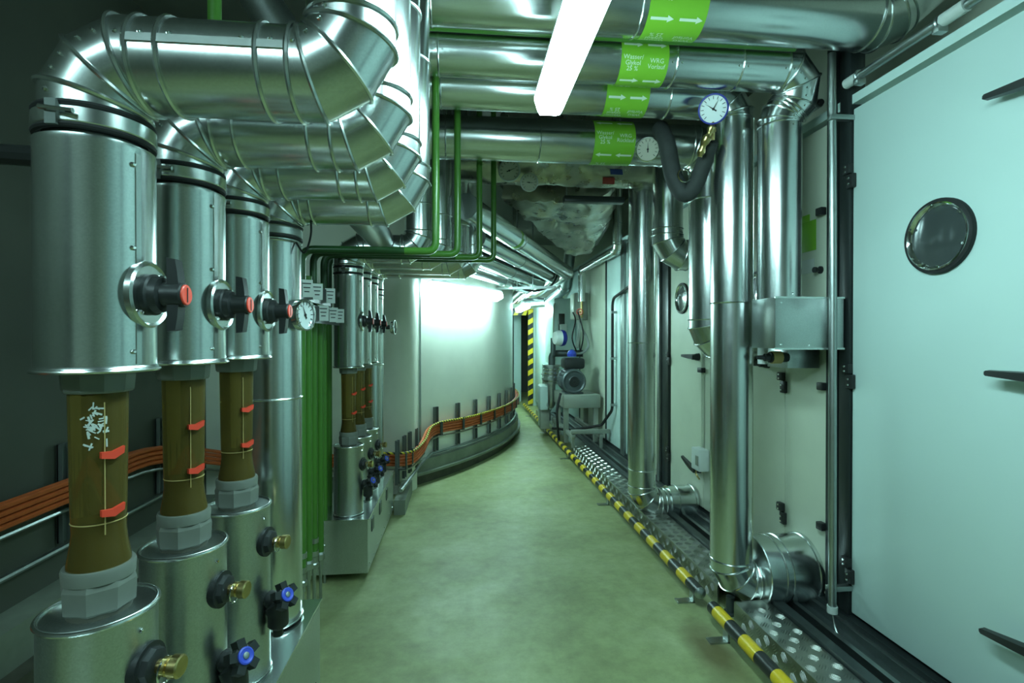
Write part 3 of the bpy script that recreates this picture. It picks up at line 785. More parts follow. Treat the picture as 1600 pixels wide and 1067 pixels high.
# ------------------------------------------------------------------ green pipes
G = [(2.02, -0.609, -0.102, 2.84), (2.27, -0.634, -0.02, 2.84), (2.58, -0.672, 0.087, 2.84), (2.80, -0.703, 0.172, 2.84)]
glab = ['nearest green pipe with the leftmost bright riser in front of the cross pipes', 'second green pipe, its riser just right of the nearest one',
        'third green pipe, its riser behind the lowest cross pipe', 'farthest green pipe, its dark riser rightmost of the four']
for i, (y, xa, xb, zt) in enumerate(G):
    t = thing('green_pipe', glab[i], 'pipe', (xa, y, 0.28), 'green pipes bending to risers')
    zb = 0.30 - 0.04*i; zr = [1.5375, 1.568, 1.605, 1.625][i]
    MB().cyl((xa, y, zb), (xa, y, 1.27), 0.0150, 16).build('lower_pipe', 'green_paint', t)
    MB().cyl((xa, y, 0.0), (xa, y, zb-0.10), 0.007, 10).build('drain_tail', 'steel', t)
    MB().tube(round_path([(xa, y, 1.27), (xa, y, zr), (xb-0.12, y, zr)], 0.05, 8), 0.0155, 14).build('dark_bend', 'dark_green', t)
    MB().tube(round_path([(xb-0.12, y, zr), (xb, y, zr), (xb, y, zt)], 0.04, 8), 0.0150, 14).build('riser', 'green_paint', t)
    for z in (1.40, zb+0.06): MB().lathe((xa, y, z), (0,0,1), [(0, 0.0185), (0.02, 0.0185)], 12).build('fitting', 'steel', t)
    MB().lathe((xa, y, zb-0.10), (0,0,1), [(0, 0.008), (0.03, 0.008), (0.031, 0.013), (0.05, 0.013), (0.055, 0.0195), (0.07, 0.0195), (0.075, 0.015), (0.10, 0.015), (0.105, 0.019), (0.125, 0.019)], 8).build('bottom_valve', 'steel', t, smooth=20)
for i, (y, xa, zb) in enumerate([(2.14, -0.620, 0.30), (2.42, -0.648, 0.22)]):
    t = thing('green_pipe', ['plain green upright pipe between the first and second bending ones', 'plain green upright pipe nearer the far flow meters'][i], 'pipe', (xa, y, zb))
    MB().cyl((xa, y, zb), (xa, y, 1.45), 0.0150, 16).build('pipe_body', 'green_paint', t)
    MB().cyl((xa, y, 0.0), (xa, y, zb-0.08), 0.007, 10).build('drain_tail', 'steel', t)
    MB().lathe((xa, y, zb-0.08), (0,0,1), [(0, 0.010), (0.04, 0.013), (0.045, 0.0195), (0.07, 0.0195), (0.08, 0.015)], 8).build('bottom_valve', 'steel', t, smooth=20)
# marking rails with white tags across the green pipes
for k, (z, ya, yb, ys, lb) in enumerate([(1.375, 1.93, 2.36, [1.955, 2.09, 2.29], 'upper dark rail with three white tags across the green pipes'), (1.295, 2.10, 2.52, [2.18, 2.34, 2.46], 'lower dark rail with three white tags across the green pipes')]):
    t = thing('tag_rail', lb, 'sign', (-0.585, ya, z))
    MB().box(-0.590, -0.584, ya, yb, z-0.035, z+0.035).build('rail', 'black_plastic', t, smooth=0)
    n_ = V((0.42, -0.907, 0)); d = V((0.907, 0.42, 0))
    for y in ys:
        c = V((-0.570, y, z+0.008))
        pl = MB().obox(c, d*0.021, n_*0.001, V((0,0,0.032))).build('white_tag', 'label_white', t, smooth=0)
        for j in range(3): MB().obox(c + V((0,0,0.018-0.015*j)) + n_*0.0013, d*(0.015-0.003*j), n_*0.0003, V((0,0,0.002))).build('tag_print', 'ink', pl, smooth=0)
# green pipe between the upper cross pipes, and the one at upper left
t = MB().cyl((-0.45, 1.825, 2.292), (1.25, 1.825, 2.292), 0.0125, 14).build('green_pipe', 'green_paint'); tag(t, 'thin green pipe lying between the two topmost cross pipes', 'pipe')
t = MB().cyl((-0.535, 1.175, 1.75), (-0.535, 1.175, 2.84), 0.014, 14).build('green_pipe', 'green_paint'); tag(t, 'short green upright pipe behind the foremost elbow at upper left', 'pipe')
t = thing('jacketed_pipe', 'grey slanting pipe near the ceiling behind the foremost elbow', 'pipe', (-0.7, 1.6, 2.2))
duct(t, [(-0.95, 1.42, 2.80), (-0.50, 1.42, 2.05), (-0.42, 1.40, 1.92)], 0.06, 0.08, 3, 'galvanised_matte')
t.location.y += 0.25
# small black conduit bracket left of the nearest can
t = thing('bracket_arm', 'black bracket arm with clamp left of the nearest steel can', 'bracket', (-0.75, 0.95, 1.52))
MB().tube([(-1.6, 1.35, 1.66), (-0.62, 0.93, 1.50)], 0.018, 10).build('arm', 'black_plastic', t)
MB().cyl((-0.70, 0.965, 1.513), (-0.66, 0.947, 1.507), 0.026, 16).build('arm_collar', 'dark_steel', t)

# ================================================================== cross pipes over the aisle
AY, AZ, AR = 1.72, 2.345, 0.100
BY, BZ, BR = 1.92, 2.258, 0.082
CY, CZ, CR = 2.12, 2.228, 0.085
DY, DZ, DR = 2.45, 2.15, 0.100
SUP = ['Wasser/\nGlykol\n25 %', 'WRG\nVorlauf']
RET = ['Wasser/\nGlykol\n25 %', 'WRG\nR\u00fccklauf']
t = thing('jacketed_pipe', 'topmost thick cross pipe with green sticker, elbowing up at the right', 'pipe', (0.5, AY, AZ), 'cross pipes over the aisle')
duct(t, [(-0.30, AY, 2.84), (-0.30, AY, AZ), (-0.10, AY, AZ), (0.595, AY, AZ), (1.50, AY, AZ), (1.80, AY-0.10, 2.62), (1.90, AY-0.13, 2.70)], AR, 0.14, 4, n=48)
flow_label(t, 0.615, 0.815, AY, AZ, AR, SUP, -7)
t = thing('jacketed_pipe', 'second cross pipe from the top, curling down at the right to the box', 'pipe', (0.5, BY, BZ), 'cross pipes over the aisle')
duct(t, [(-0.30, BY, 2.84), (-0.30, BY, BZ), (-0.085, BY, BZ), (0.80, BY, BZ), (1.06, BY, BZ), (1.42, BY, BZ), (1.29, 1.98, 2.09), (1.29, 1.98, 1.357)], BR, 0.088, 2, n=48, screw_dir=(0, -0.9, -0.4))
flow_label(t, 0.585, 0.765, BY, BZ, BR, SUP, -29)
t = thing('jacketed_pipe', 'third cross pipe from the top, turning down into the tall pipe nearest the aisle', 'pipe', (1.163, CY, 0.1), 'cross pipes over the aisle')
duct(t, [(-0.28, CY, 2.84), (-0.28, CY, CZ), (-0.085, CY, CZ), (0.86, CY, CZ), (1.163, CY, CZ), (1.163, CY, 1.35), (1.163, CY, 0.148), (1.27, CY, 0.148), (1.32, CY, 0.148)], CR, 0.095, 3, n=48, seam_dir=(0.9, -0.4, 0.1))
flow_label(t, 0.587, 0.767, CY, CZ, CR, SUP, 14)
MB().lathe((1.262, CY, 0.19), (1,0,0), [(0, 0.086), (0.002, 0.139), (0.006, 0.142), (0.10, 0.142), (0.103, 0.146), (0.107, 0.142), (0.215, 0.142), (0.218, 0.147), (0.233, 0.147)], 48).build('wall_sleeve', 'galvanised', t)
MB().torus((1.335, CY, 0.19), (1,0,0), 0.143, 0.0035, 44).build('seam_bead', 'bead_metal', t)
MB().lathe((1.163, CY, 0.0), (0,0,1), [(0, 0.03), (0.008, 0.03), (0.010, 0.018), (0.075, 0.018)], 20).build('drain_cup', 'dark_steel', t)
t = thing('jacketed_pipe', 'lowest cross pipe with return flow sticker and dial, turning down at the right', 'pipe', (1.23, DY, 1.1), 'cross pipes over the aisle')
duct(t, [(-0.24, DY, 2.84), (-0.24, DY, DZ), (-0.075, DY, DZ), (0.365, DY, DZ), (0.985, DY, DZ), (1.23, DY, DZ), (1.23, DY, 1.88), (1.23, DY, 1.29), (1.23, DY, 1.17), (1.494, DY, 1.17)], DR, 0.12, 4, n=48)
flow_label(t, 0.62, 0.815, DY, DZ, DR, RET, -6, left=True)

# metal box below the curling pipe
t = thing('duct_box', 'square galvanised sheet box on the cabinet wall under the curling pipe', 'box', (1.36, 1.96, 1.16))
MB().cbox(1.192, 1.474, 1.852, 2.012, 1.16, 1.356, 0.002).build('box_body', 'galvanised_matte', t)
MB().box(1.190, 1.476, 1.8497, 1.853, 1.155, 1.162).build('bottom_flange', 'bead_metal', t, smooth=0)
MB().box(1.190, 1.476, 1.8497, 1.853, 1.352, 1.359).build('top_flange', 'bead_metal', t, smooth=0)
for (x, z) in ((1.215, 1.335), (1.215, 1.175), (1.33, 1.172)): MB().lathe((x, 1.852, z), (0,-1,0), [(0, 0.004), (0.003, 0.003)], 8).build('screw', 'chrome', t)
MB().cbox(1.335, 1.478, 1.99, 2.13, 1.075, 1.158, 0.002).build('lower_box', 'galvanised_matte', t)
MB().cyl((1.27, 2.0, 1.12), (1.31, 2.0, 1.12), 0.026, 16).build('valve_flange', 'cardboard', t)
MB().lathe((1.21, 2.0, 1.12), (1,0,0), [(0, 0.008), (0.03, 0.010), (0.032, 0.016), (0.05, 0.016), (0.052, 0.022), (0.065, 0.022), (0.13, 0.02)], 14).build('cable_gland', 'black_plastic', t)
MB().cyl((1.27, 2.06, 1.09), (1.27, 2.06, 1.16), 0.02, 14).build('grey_sleeve', 'white_plastic', t)

# pipes beyond
t = thing('jacketed_pipe', 'tall steel pipe standing farther back, elbowing to the wall at its foot', 'pipe', (1.15, 3.19, 0.1))
duct(t, [(1.15, 3.19, 2.20), (1.15, 3.19, 1.17), (1.15, 3.19, 0.36), (1.15, 3.19, 0.145), (1.29, 3.19, 0.145), (1.36, 3.19, 0.145)], 0.086, 0.11, 3, n=40, seam_dir=(0.7, -0.7, 0.1), end_beads=True)
MB().lathe((1.315, 3.19, 0.145), (1,0,0), [(0, 0.088), (0.002, 0.100), (0.05, 0.100), (0.053, 0.104), (0.056, 0.100), (0.155, 0.100), (0.158, 0.104), (0.172, 0.104)], 40).build('wall_sleeve', 'galvanised', t)
t = thing('jacketed_pipe', 'short hanging steel pipe whose rounded elbow turns into the wall above the small porthole', 'pipe', (1.21, 2.93, 1.7))
duct(t, [(1.21, 2.93, 2.22), (1.21, 2.93, 1.84), (1.21, 2.93, 1.69), (1.494, 2.93, 1.69)], 0.088, 0.115, 3, n=40, screw_dir=(0.3, -1, 0.2))
MB().cbox(1.44, 1.494, 2.80, 3.06, 1.60, 1.86, 0.004).build('wall_flange', 'dark_steel', t)
# thin pipe that steps down along the wall
t = thing('jacketed_pipe', 'thin steel pipe running along the cabinet top and dropping to the red valve', 'pipe', (1.41, 5.0, 2.0))
duct(t, [(1.38, 4.46, 2.84), (1.38, 4.46, 2.22), (1.38, 4.46, 1.99), (1.38, 5.1, 1.99), (1.38, 5.83, 1.99), (1.38, 5.83, 1.62)], 0.042, 0.06, 3, n=24, bead=0.003)

# foil wrapped pipe behind the lowest cross pipe
def foil_pipe():
    t = thing('foil_wrapped_pipe', 'crinkled foil wrapped pipe behind the lowest cross pipe', 'pipe', (0.5, 3.12, 2.26))
    n, m = 40, 60; vs = []; fs = []
    for i in range(m+1):
        x = -0.02 + 1.30*i/m
        for k in range(n):
            a = 2*PI*k/n
            d = V((0, math.cos(a), math.sin(a)))
            p = V((x, 3.10, 2.27)) + d*0.135
            r = 0.135 + 0.012*noise.noise(p*9) + 0.006*noise.noise(p*27)
            vs.append(V((x, 3.10, 2.27)) + d*r)
    for i in range(m):
        for k in range(n): fs.append((i*n+k, i*n+(k+1) % n, (i+1)*n+(k+1) % n, (i+1)*n+k))
    fs += [tuple(reversed(range(n))), tuple(range(m*n, m*n+n))]
    MB().add(vs, fs).build('foil_wrap', 'foil', t, smooth=60)
    for (x, ph, w, h, mt, nm) in ((0.92, -34, 0.075, 0.032, 'label_blue', 'blue_sticker'), (0.885, -58, 0.075, 0.050, 'label_red', 'red_sticker')):
        vs = []; R_ = 0.147
        for k in range(9):
            a = math.radians(ph) + (k/8-0.5)*h/R_
            vs += [(x-w/2-0.004*k*0.3, 3.10-R_*math.cos(a), 2.27+R_*math.sin(a)), (x+w/2-0.004*k*0.3, 3.10-R_*math.cos(a), 2.27+R_*math.sin(a))]
        MB().add(vs, [(2*k, 2*k+1, 2*k+3, 2*k+2) for k in range(8)]).build(nm, mt, t)
foil_pipe()
def foil_duct():
    t = thing('foil_wrapped_duct', 'big crumpled foil covered duct tapering away under the ceiling', 'duct', (0.8, 4.0, 2.1))
    S = [(3.42, 0.26, 1.02, 2.13), (3.75, 0.42, 1.14, 2.12), (4.15, 0.62, 1.24, 2.09), (4.6, 0.84, 1.30, 2.06), (5.05, 1.05, 1.32, 2.03)]
    m, nx, nz = 44, 26, 12; vs = []; fs = []; ring = 2*(nx+nz)
    for i in range(m+1):
        f = i/m*(len(S)-1); k = min(int(f), len(S)-2); q = f-k
        y, x0, x1, z0 = [S[k][j]*(1-q)+S[k+1][j]*q for j in range(4)]
        z1 = 2.80
        loop = [(x0+(x1-x0)*j/nx, z0 + 0.10*max(0, (j/nx-0.75)*4)**2) for j in range(nx)] + [(x1, z0+0.10+(z1-z0-0.10)*j/nz) for j in range(nz)] + \
               [(x1+(x0-x1)*j/nx, z1) for j in range(nx)] + [(x0, z1+(z0-z1)*j/nz) for j in range(nz)]
        for (x, z) in loop:
            p = V((x, y, z))
            d = V((noise.noise(p*6+V((9,0,0))), noise.noise(p*6+V((0,9,0))), noise.noise(p*5)))*0.030 + V((0,0,noise.noise(V((p.x*22, p.y*7, p.z*12)))))*0.018
            vs.append(p+d)
    for i in range(m):
        for k in range(ring): fs.append((i*ring+k, i*ring+(k+1) % ring, (i+1)*ring+(k+1) % ring, (i+1)*ring+k))
    fs += [tuple(reversed(range(ring))), tuple(range(m*ring, (m+1)*ring))]
    MB().add(vs, fs).build('foil_wrap', 'foil', t, smooth=70)
foil_duct()
t = thing('pipe_trapeze', 'dark steel hanger channel under the foil wrapped pipe', 'hanger', (0.8, 3.30, 2.08))
MB().cbox(0.66, 1.06, 3.27, 3.33, 2.085, 2.125, 0.004).build('channel', 'black_frame', t)
for x in (0.68, 1.04): MB().cyl((x, 3.30, 2.125), (x, 3.30, 2.85), 0.006, 8).build('rod', 'steel', t)

# slanting bundle that crosses toward the right wall and then follows the corridor
B4 = [('first slanting ceiling pipe, nearest and highest, with a pale green band', [(0.02, 2.93, 1.95), (0.42, 3.9, 1.95), (1.20, 5.80, 1.95), (1.25, 8.6, 1.95)], 0.075),
      ('second slanting ceiling pipe, just left of the banded one', [(0.10, 3.58, 1.90), (0.50, 4.53, 1.90), (1.05, 5.84, 1.90), (1.07, 8.6, 1.90)], 0.070),
      ('third slanting ceiling pipe between the second and the lowest', [(0.10, 4.03, 1.84), (0.45, 4.86, 1.84), (0.89, 5.90, 1.84), (0.91, 8.6, 1.84)], 0.070),
      ('lowest slanting ceiling pipe, over the wall lamp', [(-0.02, 4.17, 1.79), (0.40, 5.16, 1.79), (0.74, 5.97, 1.79), (0.76, 8.6, 1.79)], 0.066)]
for lb, pts, r in B4:
    t = thing('jacketed_pipe', lb, 'pipe', pts[0], 'slanting ceiling pipes')
    duct(t, pts, r, r*1.6, 3, 'galvanised', n=32, bead=0.003)
    if 'band' in lb and 'green' in lb:
        c = V(pts[0]).lerp(V(pts[2]), 0.30); d = (V(pts[2])-V(pts[0])).normalized()
        MB().lathe(c, d, [(0, r+0.001), (0.06, r+0.001)], 32, caps=False).build('green_band', 'label_green', t)
t = MB().tube([(0.55, 5.45, 2.0), (0.62, 5.55, 1.77), (0.80, 5.60, 1.72), (1.0, 5.62, 1.80), (1.08, 5.6, 2.0)], 0.012, 8, sub=6).build('hanging_cable', 'rubber'); tag(t, 'black cable looping below the slanting ceiling pipes', 'cable')
t = thing('pipe_hanger', 'pale crossbar hanger holding the slanting ceiling pipes', 'hanger', (0.66, 5.33, 1.72))
MB().obox((0.66, 5.33, 1.725), V((0.30, -0.12, 0)), V((0.008, 0.02, 0)), V((0,0,0.012))).build('crossbar', 'steel', t)
for q in (-0.28, 0.25): MB().cyl((0.66+0.30*q, 5.33-0.12*q, 1.725), (0.66+0.30*q, 5.33-0.12*q, 2.84), 0.006, 8).build('rod', 'steel', t)
t = thing('jacketed_pipe', 'rounded grey elbow pipe above the bright panel beyond the machine', 'pipe', (1.2, 7.2, 1.7))
duct(t, [(0.95, 7.9, 1.74), (1.30, 7.6, 1.74), (1.42, 7.0, 1.90), (1.42, 6.6, 2.4)], 0.075, 0.11, 3, 'galvanised_matte', n=28)

# ------------------------------------------------------------------ dials
gd = dial('pressure_gauge', 'white pressure gauge with blue rim on a brass stem by the tall pipe', (1.0, 1.965, 2.115), (-0.40, -0.85, -0.35), 0.058, 'deep_blue', 'dial_white', 0.0, ticks=13, needle=0.30)
p = V((1.0, 1.965, 2.115)); dn = V((-0.40, -0.85, -0.35)).normalized()
w = (V((0,0,1)) - dn*dn.z).normalized(); u = w.cross(dn)
a = math.radians(60); e = u*math.cos(a) + w*math.sin(a); q = dn.cross(e)
MB().prism([p + dn*0.0006 + q*0.002, p + dn*0.0006 - q*0.002, p + dn*0.0006 + e*0.042], dn*0.001).build('red_needle', 'ink', gd)
t = MB().tube([p - dn*0.012 - w*0.05, p - w*0.085 - u*0.012, p - w*0.13 - u*0.035, p - w*0.175 - u*0.05], [0.010, 0.016, 0.010, 0.018, 0.012, 0.016, 0.010], 12, sub=5).build('brass_stem', 'brass', gd)
dial('thermometer', 'round cream dial thermometer on the lowest cross pipe', (0.868, 2.335, 2.085), (-0.30, -0.85, -0.32), 0.056, 'chrome', 'dial_cream', 0.04, 'steel', needle=0.5)
dial('thermometer', 'larger dull dial on the foil wrapped pipe', (0.27, 2.93, 2.16), (-0.05, -0.95, -0.28), 0.064, 'steel', 'dial_cream', 0.05, 'steel', needle=0.75)
dial('thermometer', 'smaller dull dial hanging lower on the foil wrapped pipe', (0.385, 2.93, 2.095), (-0.05, -0.95, -0.28), 0.052, 'steel', 'dial_cream', 0.06, 'steel', needle=0.85)
# insulated U shaped hose
t = thing('insulated_hose', 'dark grey foam insulated hose drooping in a U beside the pressure gauge', 'hose', (0.98, 2.2, 1.8))
MB().tube([(0.90, 2.27, 2.16), (0.905, 2.20, 2.06), (0.925, 2.18, 1.92), (0.965, 2.16, 1.83), (1.005, 2.14, 1.86), (1.03, 2.10, 1.95), (1.035, 2.05, 2.02)], [0.036, 0.038, 0.038, 0.036, 0.036, 0.034, 0.030], 18, sub=6).build('foam_sleeve', 'foam', t)
MB().lathe((1.03, 2.04, 2.02), (-0.1, -0.25, 1), [(0, 0.014), (0.03, 0.014), (0.032, 0.018), (0.05, 0.018)], 10).build('brass_fitting', 'brass', t)
MB().torus((0.955, 2.13, 1.90), (0, -1, 0.2), 0.03, 0.004, 20, 6).build('cable_tie', 'chrome', t)

# ------------------------------------------------------------------ conduits on the right
t = thing('conduit_pipe', 'pale upright conduit in front of the black post beside the near door', 'conduit', (1.425, 1.845, 0.16))
MB().tube([(1.425, 1.86, 2.30), (1.42, 1.845, 1.75), (1.415, 1.835, 1.1), (1.41, 1.825, 0.17)], 0.0145, 14, sub=5).build('conduit_tube', 'steel', t)
MB().lathe((1.41, 1.825, 0.145), (0,0,1), [(0, 0.012), (0.004, 0.0185), (0.03, 0.0185)], 16).build('end_bushing', 'label_white', t)
for z in (2.045, 0.235): MB().cbox(1.40, 1.50, 1.827, 1.853, z-0.010, z+0.010, 0.003).build('clip', 'steel', t)
MB().tube([(1.41, 1.825, 0.15), (1.408, 1.80, 0.09), (1.40, 1.72, 0.055), (1.37, 1.60, 0.045)], 0.004, 6, sub=5).build('cable_tail', 'steel', t)
t = thing('conduit_pipe', 'slanting conduit above the near door, held by two clamps', 'conduit', (1.47, 1.5, 2.165))
MB().cyl((1.463, 1.82, 2.17), (1.463, 1.05, 2.17), 0.0145, 14).build('conduit_tube', 'steel', t)
MB().cyl((1.463, 1.83, 2.17), (1.463, 1.775, 2.17), 0.019, 14).build('end_sleeve', 'label_white', t)
MB().cyl((1.463, 1.435, 2.17), (1.463, 1.36, 2.17), 0.020, 14).build('white_sleeve', 'label_white', t)
for y in (1.765, 1.445):
    MB().torus((1.463, y, 2.17), (0,1,0), 0.0175, 0.005, 20, 6).cbox(1.445, 1.48, y-0.012, y+0.012, 2.136, 2.158, 0.003).build('clamp', 'steel', t)
t = thing('conduit_pipe', 'short capped conduit stub behind the curling pipe', 'conduit', (1.47, 2.1, 2.17))
MB().cyl((1.47, 2.25, 2.17), (1.47, 1.985, 2.17), 0.017, 14).build('conduit_tube', 'steel', t)
MB().cyl((1.47, 1.984, 2.17), (1.47, 1.975, 2.17), 0.012, 14).build('dark_bore', 'ink', t)
t = thing('conduit_pipe', 'thin conduit rod running down the seam of the far doors to the white box', 'conduit', (1.48, 3.05, 0.5))
MB().cyl((1.485, 3.055, 2.05), (1.485, 3.055, 0.52), 0.0065, 10).build('rod', 'cream_paint', t)
MB().cbox(1.468, 1.496, 3.03, 3.085, 0.985, 1.015, 0.003).build('rod_clip', 'black_plastic', t)
t = thing('junction_box', 'small white junction box on the far cabinet door near the floor', 'box', (1.46, 3.03, 0.40))
MB().cbox(1.43, 1.496, 2.975, 3.085, 0.385, 0.52, 0.008).build('box_body', 'white_plastic', t)
MB().cbox(1.425, 1.432, 2.985, 3.02, 0.42, 0.48, 0.003).build('socket', 'machine_grey', t)
MB().tube([(1.46, 3.07, 0.385), (1.46, 3.08, 0.35), (1.47, 3.05, 0.32)], 0.006, 8, sub=4).build('cable_tail', 'brass', t)
# black cable on stand-offs and paler conduits by the hatch
t = thing('black_conduit', 'black cable bending down the cabinet wall and back toward the machine', 'cable', (1.45, 4.9, 0.2))
MB().tube(round_path([(1.38, 3.75, 1.69), (1.45, 4.25, 1.66), (1.455, 4.86, 1.58), (1.455, 4.86, 0.50), (1.40, 5.05, 0.32), (1.15, 5.35, 0.22), (1.0, 5.6, 0.20)], 0.10, 6), 0.014, 10).build('cable', 'rubber', t)
for z in (1.45, 1.0, 0.55): MB().cbox(1.44, 1.496, 4.84, 4.88, z-0.012, z+0.012, 0.003).build('stand_off', 'steel', t)
t = MB().cyl((1.46, 4.36, 2.1), (1.46, 4.36, 0.12), 0.012, 10).build('conduit_pipe', 'steel'); tag(t, 'pale upright conduit between the hatch and the steel strut', 'conduit')

# ================================================================== striped guard bar and tread plate along the right
def guard_bar(label, x, y0, y1, z, r, band, feet, phase=0):
    t = thing('guard_bar', label, 'guard rail', (x, y0, 0))
    y = y0; k = phase
    while y < y1 - 1e-4:
        e = min(y+band, y1)
        MB().cyl((x, y, z), (x, e, z), r*(1.0 if k % 2 else 1.012), 18).build('yellow_band' if k % 2 == 0 else 'black_band', 'yellow_paint' if k % 2 == 0 else 'black_paint', t)
        y = e; k += 1
    for fy in feet:
        MB().obox((x, fy, z/2-0.012), V((0.004,0,0)), V((0,0.02,0)), V((0,0,z/2-0.012))).obox((x-0.035, fy, 0.003), V((0.04,0,0)), V((0,0.02,0)), V((0,0,0.003))).build('foot_plate', 'steel', t, smooth=0)
    for fy, s_ in ((y0, -1), (y1, 1)): MB().lathe((x, fy, z), (0, s_, 0), [(0, r), (0.010, r*0.8), (0.015, r*0.4), (0.017, 0.001)], 16).build('end_cap', 'steel', t)
    return t
guard_bar('near striped guard bar on the floor in front of the tread plate', 1.042, -0.6, 2.04, 0.075, 0.026, 0.10, [0.6, 1.93], 1)
guard_bar('long striped guard bar running away down the aisle', 1.045, 2.16, 8.6, 0.075, 0.026, 0.10, [2.24, 3.6, 5.0, 6.4, 7.8], 1)

t = thing('tread_plate', 'five bar tread plate step between the guard bar and the cabinet rails', 'step', (1.2, 3.0, 0))
MB().box(1.14, 1.285, -1.0, 2.05, 0.082, 0.09).build('top_plate', 'plate', t, smooth=0)
MB().box(1.14, 1.148, -1.0, 2.05, 0.0, 0.082).build('front_plate', 'plate', t, smooth=0)
MB().box(1.14, 1.285, 2.19, 7.9, 0.082, 0.09).build('top_plate', 'plate', t, smooth=0)
MB().box(1.14, 1.148, 2.19, 7.9, 0.0, 0.082).build('front_plate', 'plate', t, smooth=0)
tr = MB()
s_ = 0.052
def lug(c, ea, eb, en):
    for j in (-1.5, -0.5, 0.5, 1.5):
        L = 0.0190 if abs(j) < 1 else 0.0150
        p = c + eb*j*0.0085
        tr.add([p-ea*L, p+eb*0.0019, p+ea*L, p-eb*0.0019, p+en*0.0026-ea*L*0.7, p+en*0.0026+ea*L*0.7], [(0,3,4), (0,4,1), (1,4,5), (4,3,5), (1,5,2), (5,3,2)])
h = math.sqrt(0.5)
for (ya, yb) in ((0.75, 2.03), (2.21, 5.2)):
    for i in range(int((yb-ya)/s_)):
        for j in range(3):
            y = ya + s_*(i+0.5); x = 1.14 + 0.145*(j+0.5)/3
            sg = 1 if (i+j) % 2 else -1
            lug(V((x, y, 0.09)), V((h, sg*h, 0)), V((-sg*h, h, 0)), V((0,0,1)))
        for j in range(2):
            y = ya + s_*(i+0.5); z = 0.022 + 0.041*j
            sg = 1 if (i+j) % 2 else -1
            lug(V((1.14, y, z)), V((0, sg*h, h)), V((0, h, -sg*h)), V((-1,0,0)))
tr.build('tread_pattern', 'plate', t, smooth=0, kind='stuff')

# ================================================================== cable tray along the left wall and the round tank
def tray_path(off, dz):
    P = []
    for y in (-0.6, 0.4, 1.4, 2.2, 2.8): P.append(V((-1.6+off, y, 0.60+dz)))
    a = tank_ang_x(-1.45)
    for x in (-1.35, -1.0): P.append(tank_pt(tank_ang_x(x), off, 0.40 - 0.06*(x+1.35)/0.35 + dz))
    P.append(V((-0.70-off*0.3, 3.86-off, 0.325+dz)))
    P.append(V((-0.44+off*0.5, 3.80-off*0.3, 0.315+dz)))
    P.append(V((-0.36+off*0.8, 4.02, 0.345+dz)))
    P.append(tank_pt(tank_ang_x(-0.29), off, 0.425+dz))
    for k in range(1, 9):
        x0 = tank_ang_x(-0.29); x1 = math.radians(8)
        P.append(tank_pt(x0 + (x1-x0)*k/8, off, 0.425+dz))
    return P
# the cables lie in three rows on the tray
rows = [(o, z) for z in (-0.035, -0.012, 0.011, 0.034) for o in (0.045, 0.068)]
for i, (o, z) in enumerate(rows):
    c = MB().tube(tray_path(o, z), 0.0105, 7, sub=6).build('orange_cable', 'orange_cable')
    tag(c, '%s orange cable of the wall bundle, %s' % (['lowest', 'second lowest', 'second highest', 'topmost'][i//2], ['on the side against the wall', 'on the side facing the aisle'][i % 2]), 'cable', 'orange cables bundled along the wall')
P = tray_path(0.082, 0.052)[7:]
c = MB().tube(P, 0.0095, 7, sub=8).build('striped_cord', 'striped_cord'); tag(c, 'yellow and black striped cord lying on top of the orange cables', 'cord')
t = thing('cable_tray', 'steel strut cable tray carrying orange cables along the wall and round tank', 'tray', (-0.3, 4.3, 0.2))
def upright(p, nrm, z0, z1):
    nrm = V(nrm).normalized(); q = V((-nrm.y, nrm.x, 0))
    b = V((p.x, p.y, 0))
    MB().obox(b + V((0,0,(z0+z1)/2)) + nrm*0.014, q*0.024, nrm*0.003, V((0,0,(z1-z0)/2))).obox(b + V((0,0,(z0+z1)/2)) + nrm*0.022 + q*0.021, q*0.003, nrm*0.010, V((0,0,(z1-z0)/2))).obox(b + V((0,0,(z0+z1)/2)) + nrm*0.022 - q*0.021, q*0.003, nrm*0.010, V((0,0,(z1-z0)/2))).build('upright_strut', 'strut_grey', t, smooth=0)
    zc = (z0+z1)/2
    MB().obox(b + V((0,0,zc+0.01)) + nrm*0.085, q*0.014, nrm*0.004, V((0,0,0.055))).obox(b + V((0,0,zc-0.045)) + nrm*0.055, q*0.014, nrm*0.034, V((0,0,0.004))).build('cable_clamp', 'dark_steel', t, smooth=0)
for y in (0.2, 0.9, 1.55, 2.2, 2.85): upright(V((-1.6, y, 0)), (1,0,0), 0.39, 0.78)
x0 = tank_ang_x(-0.24)
for k in range(11):
    a = x0 + (math.radians(4)-x0)*k/10
    upright(tank_pt(a), (math.cos(a), math.sin(a), 0), 0.235, 0.61)
for (x, y) in ((-0.455, 3.66), (-0.425, 3.83), (-0.40, 3.98), (-0.365, 4.13)): upright(V((x-0.02, y, 0)), (1, -0.15, 0), 0.17, 0.48)
for k in range(3):
    a = tank_ang_x(-1.45 + 0.3*k); upright(tank_pt(a), (math.cos(a), math.sin(a), 0), 0.22, 0.58)
rail = MB().tube(tray_path(0.05, -0.075), 0.008, 6, sub=5).build('side_rail', 'steel', t)
low = MB().tube([V((-0.405, 3.45, 0.185)), V((-0.335, 4.10, 0.19))] + [tank_pt(tank_ang_x(-0.29) + (math.radians(8)-tank_ang_x(-0.29))*k/10, 0.035, 0.225) for k in range(11)], 0.012, 8).build('base_rail', 'steel', t)
MB().cyl((-1.575, -0.6, 0.37), (-1.575, 3.2, 0.37), 0.012, 8).build('base_rail', 'steel', t)
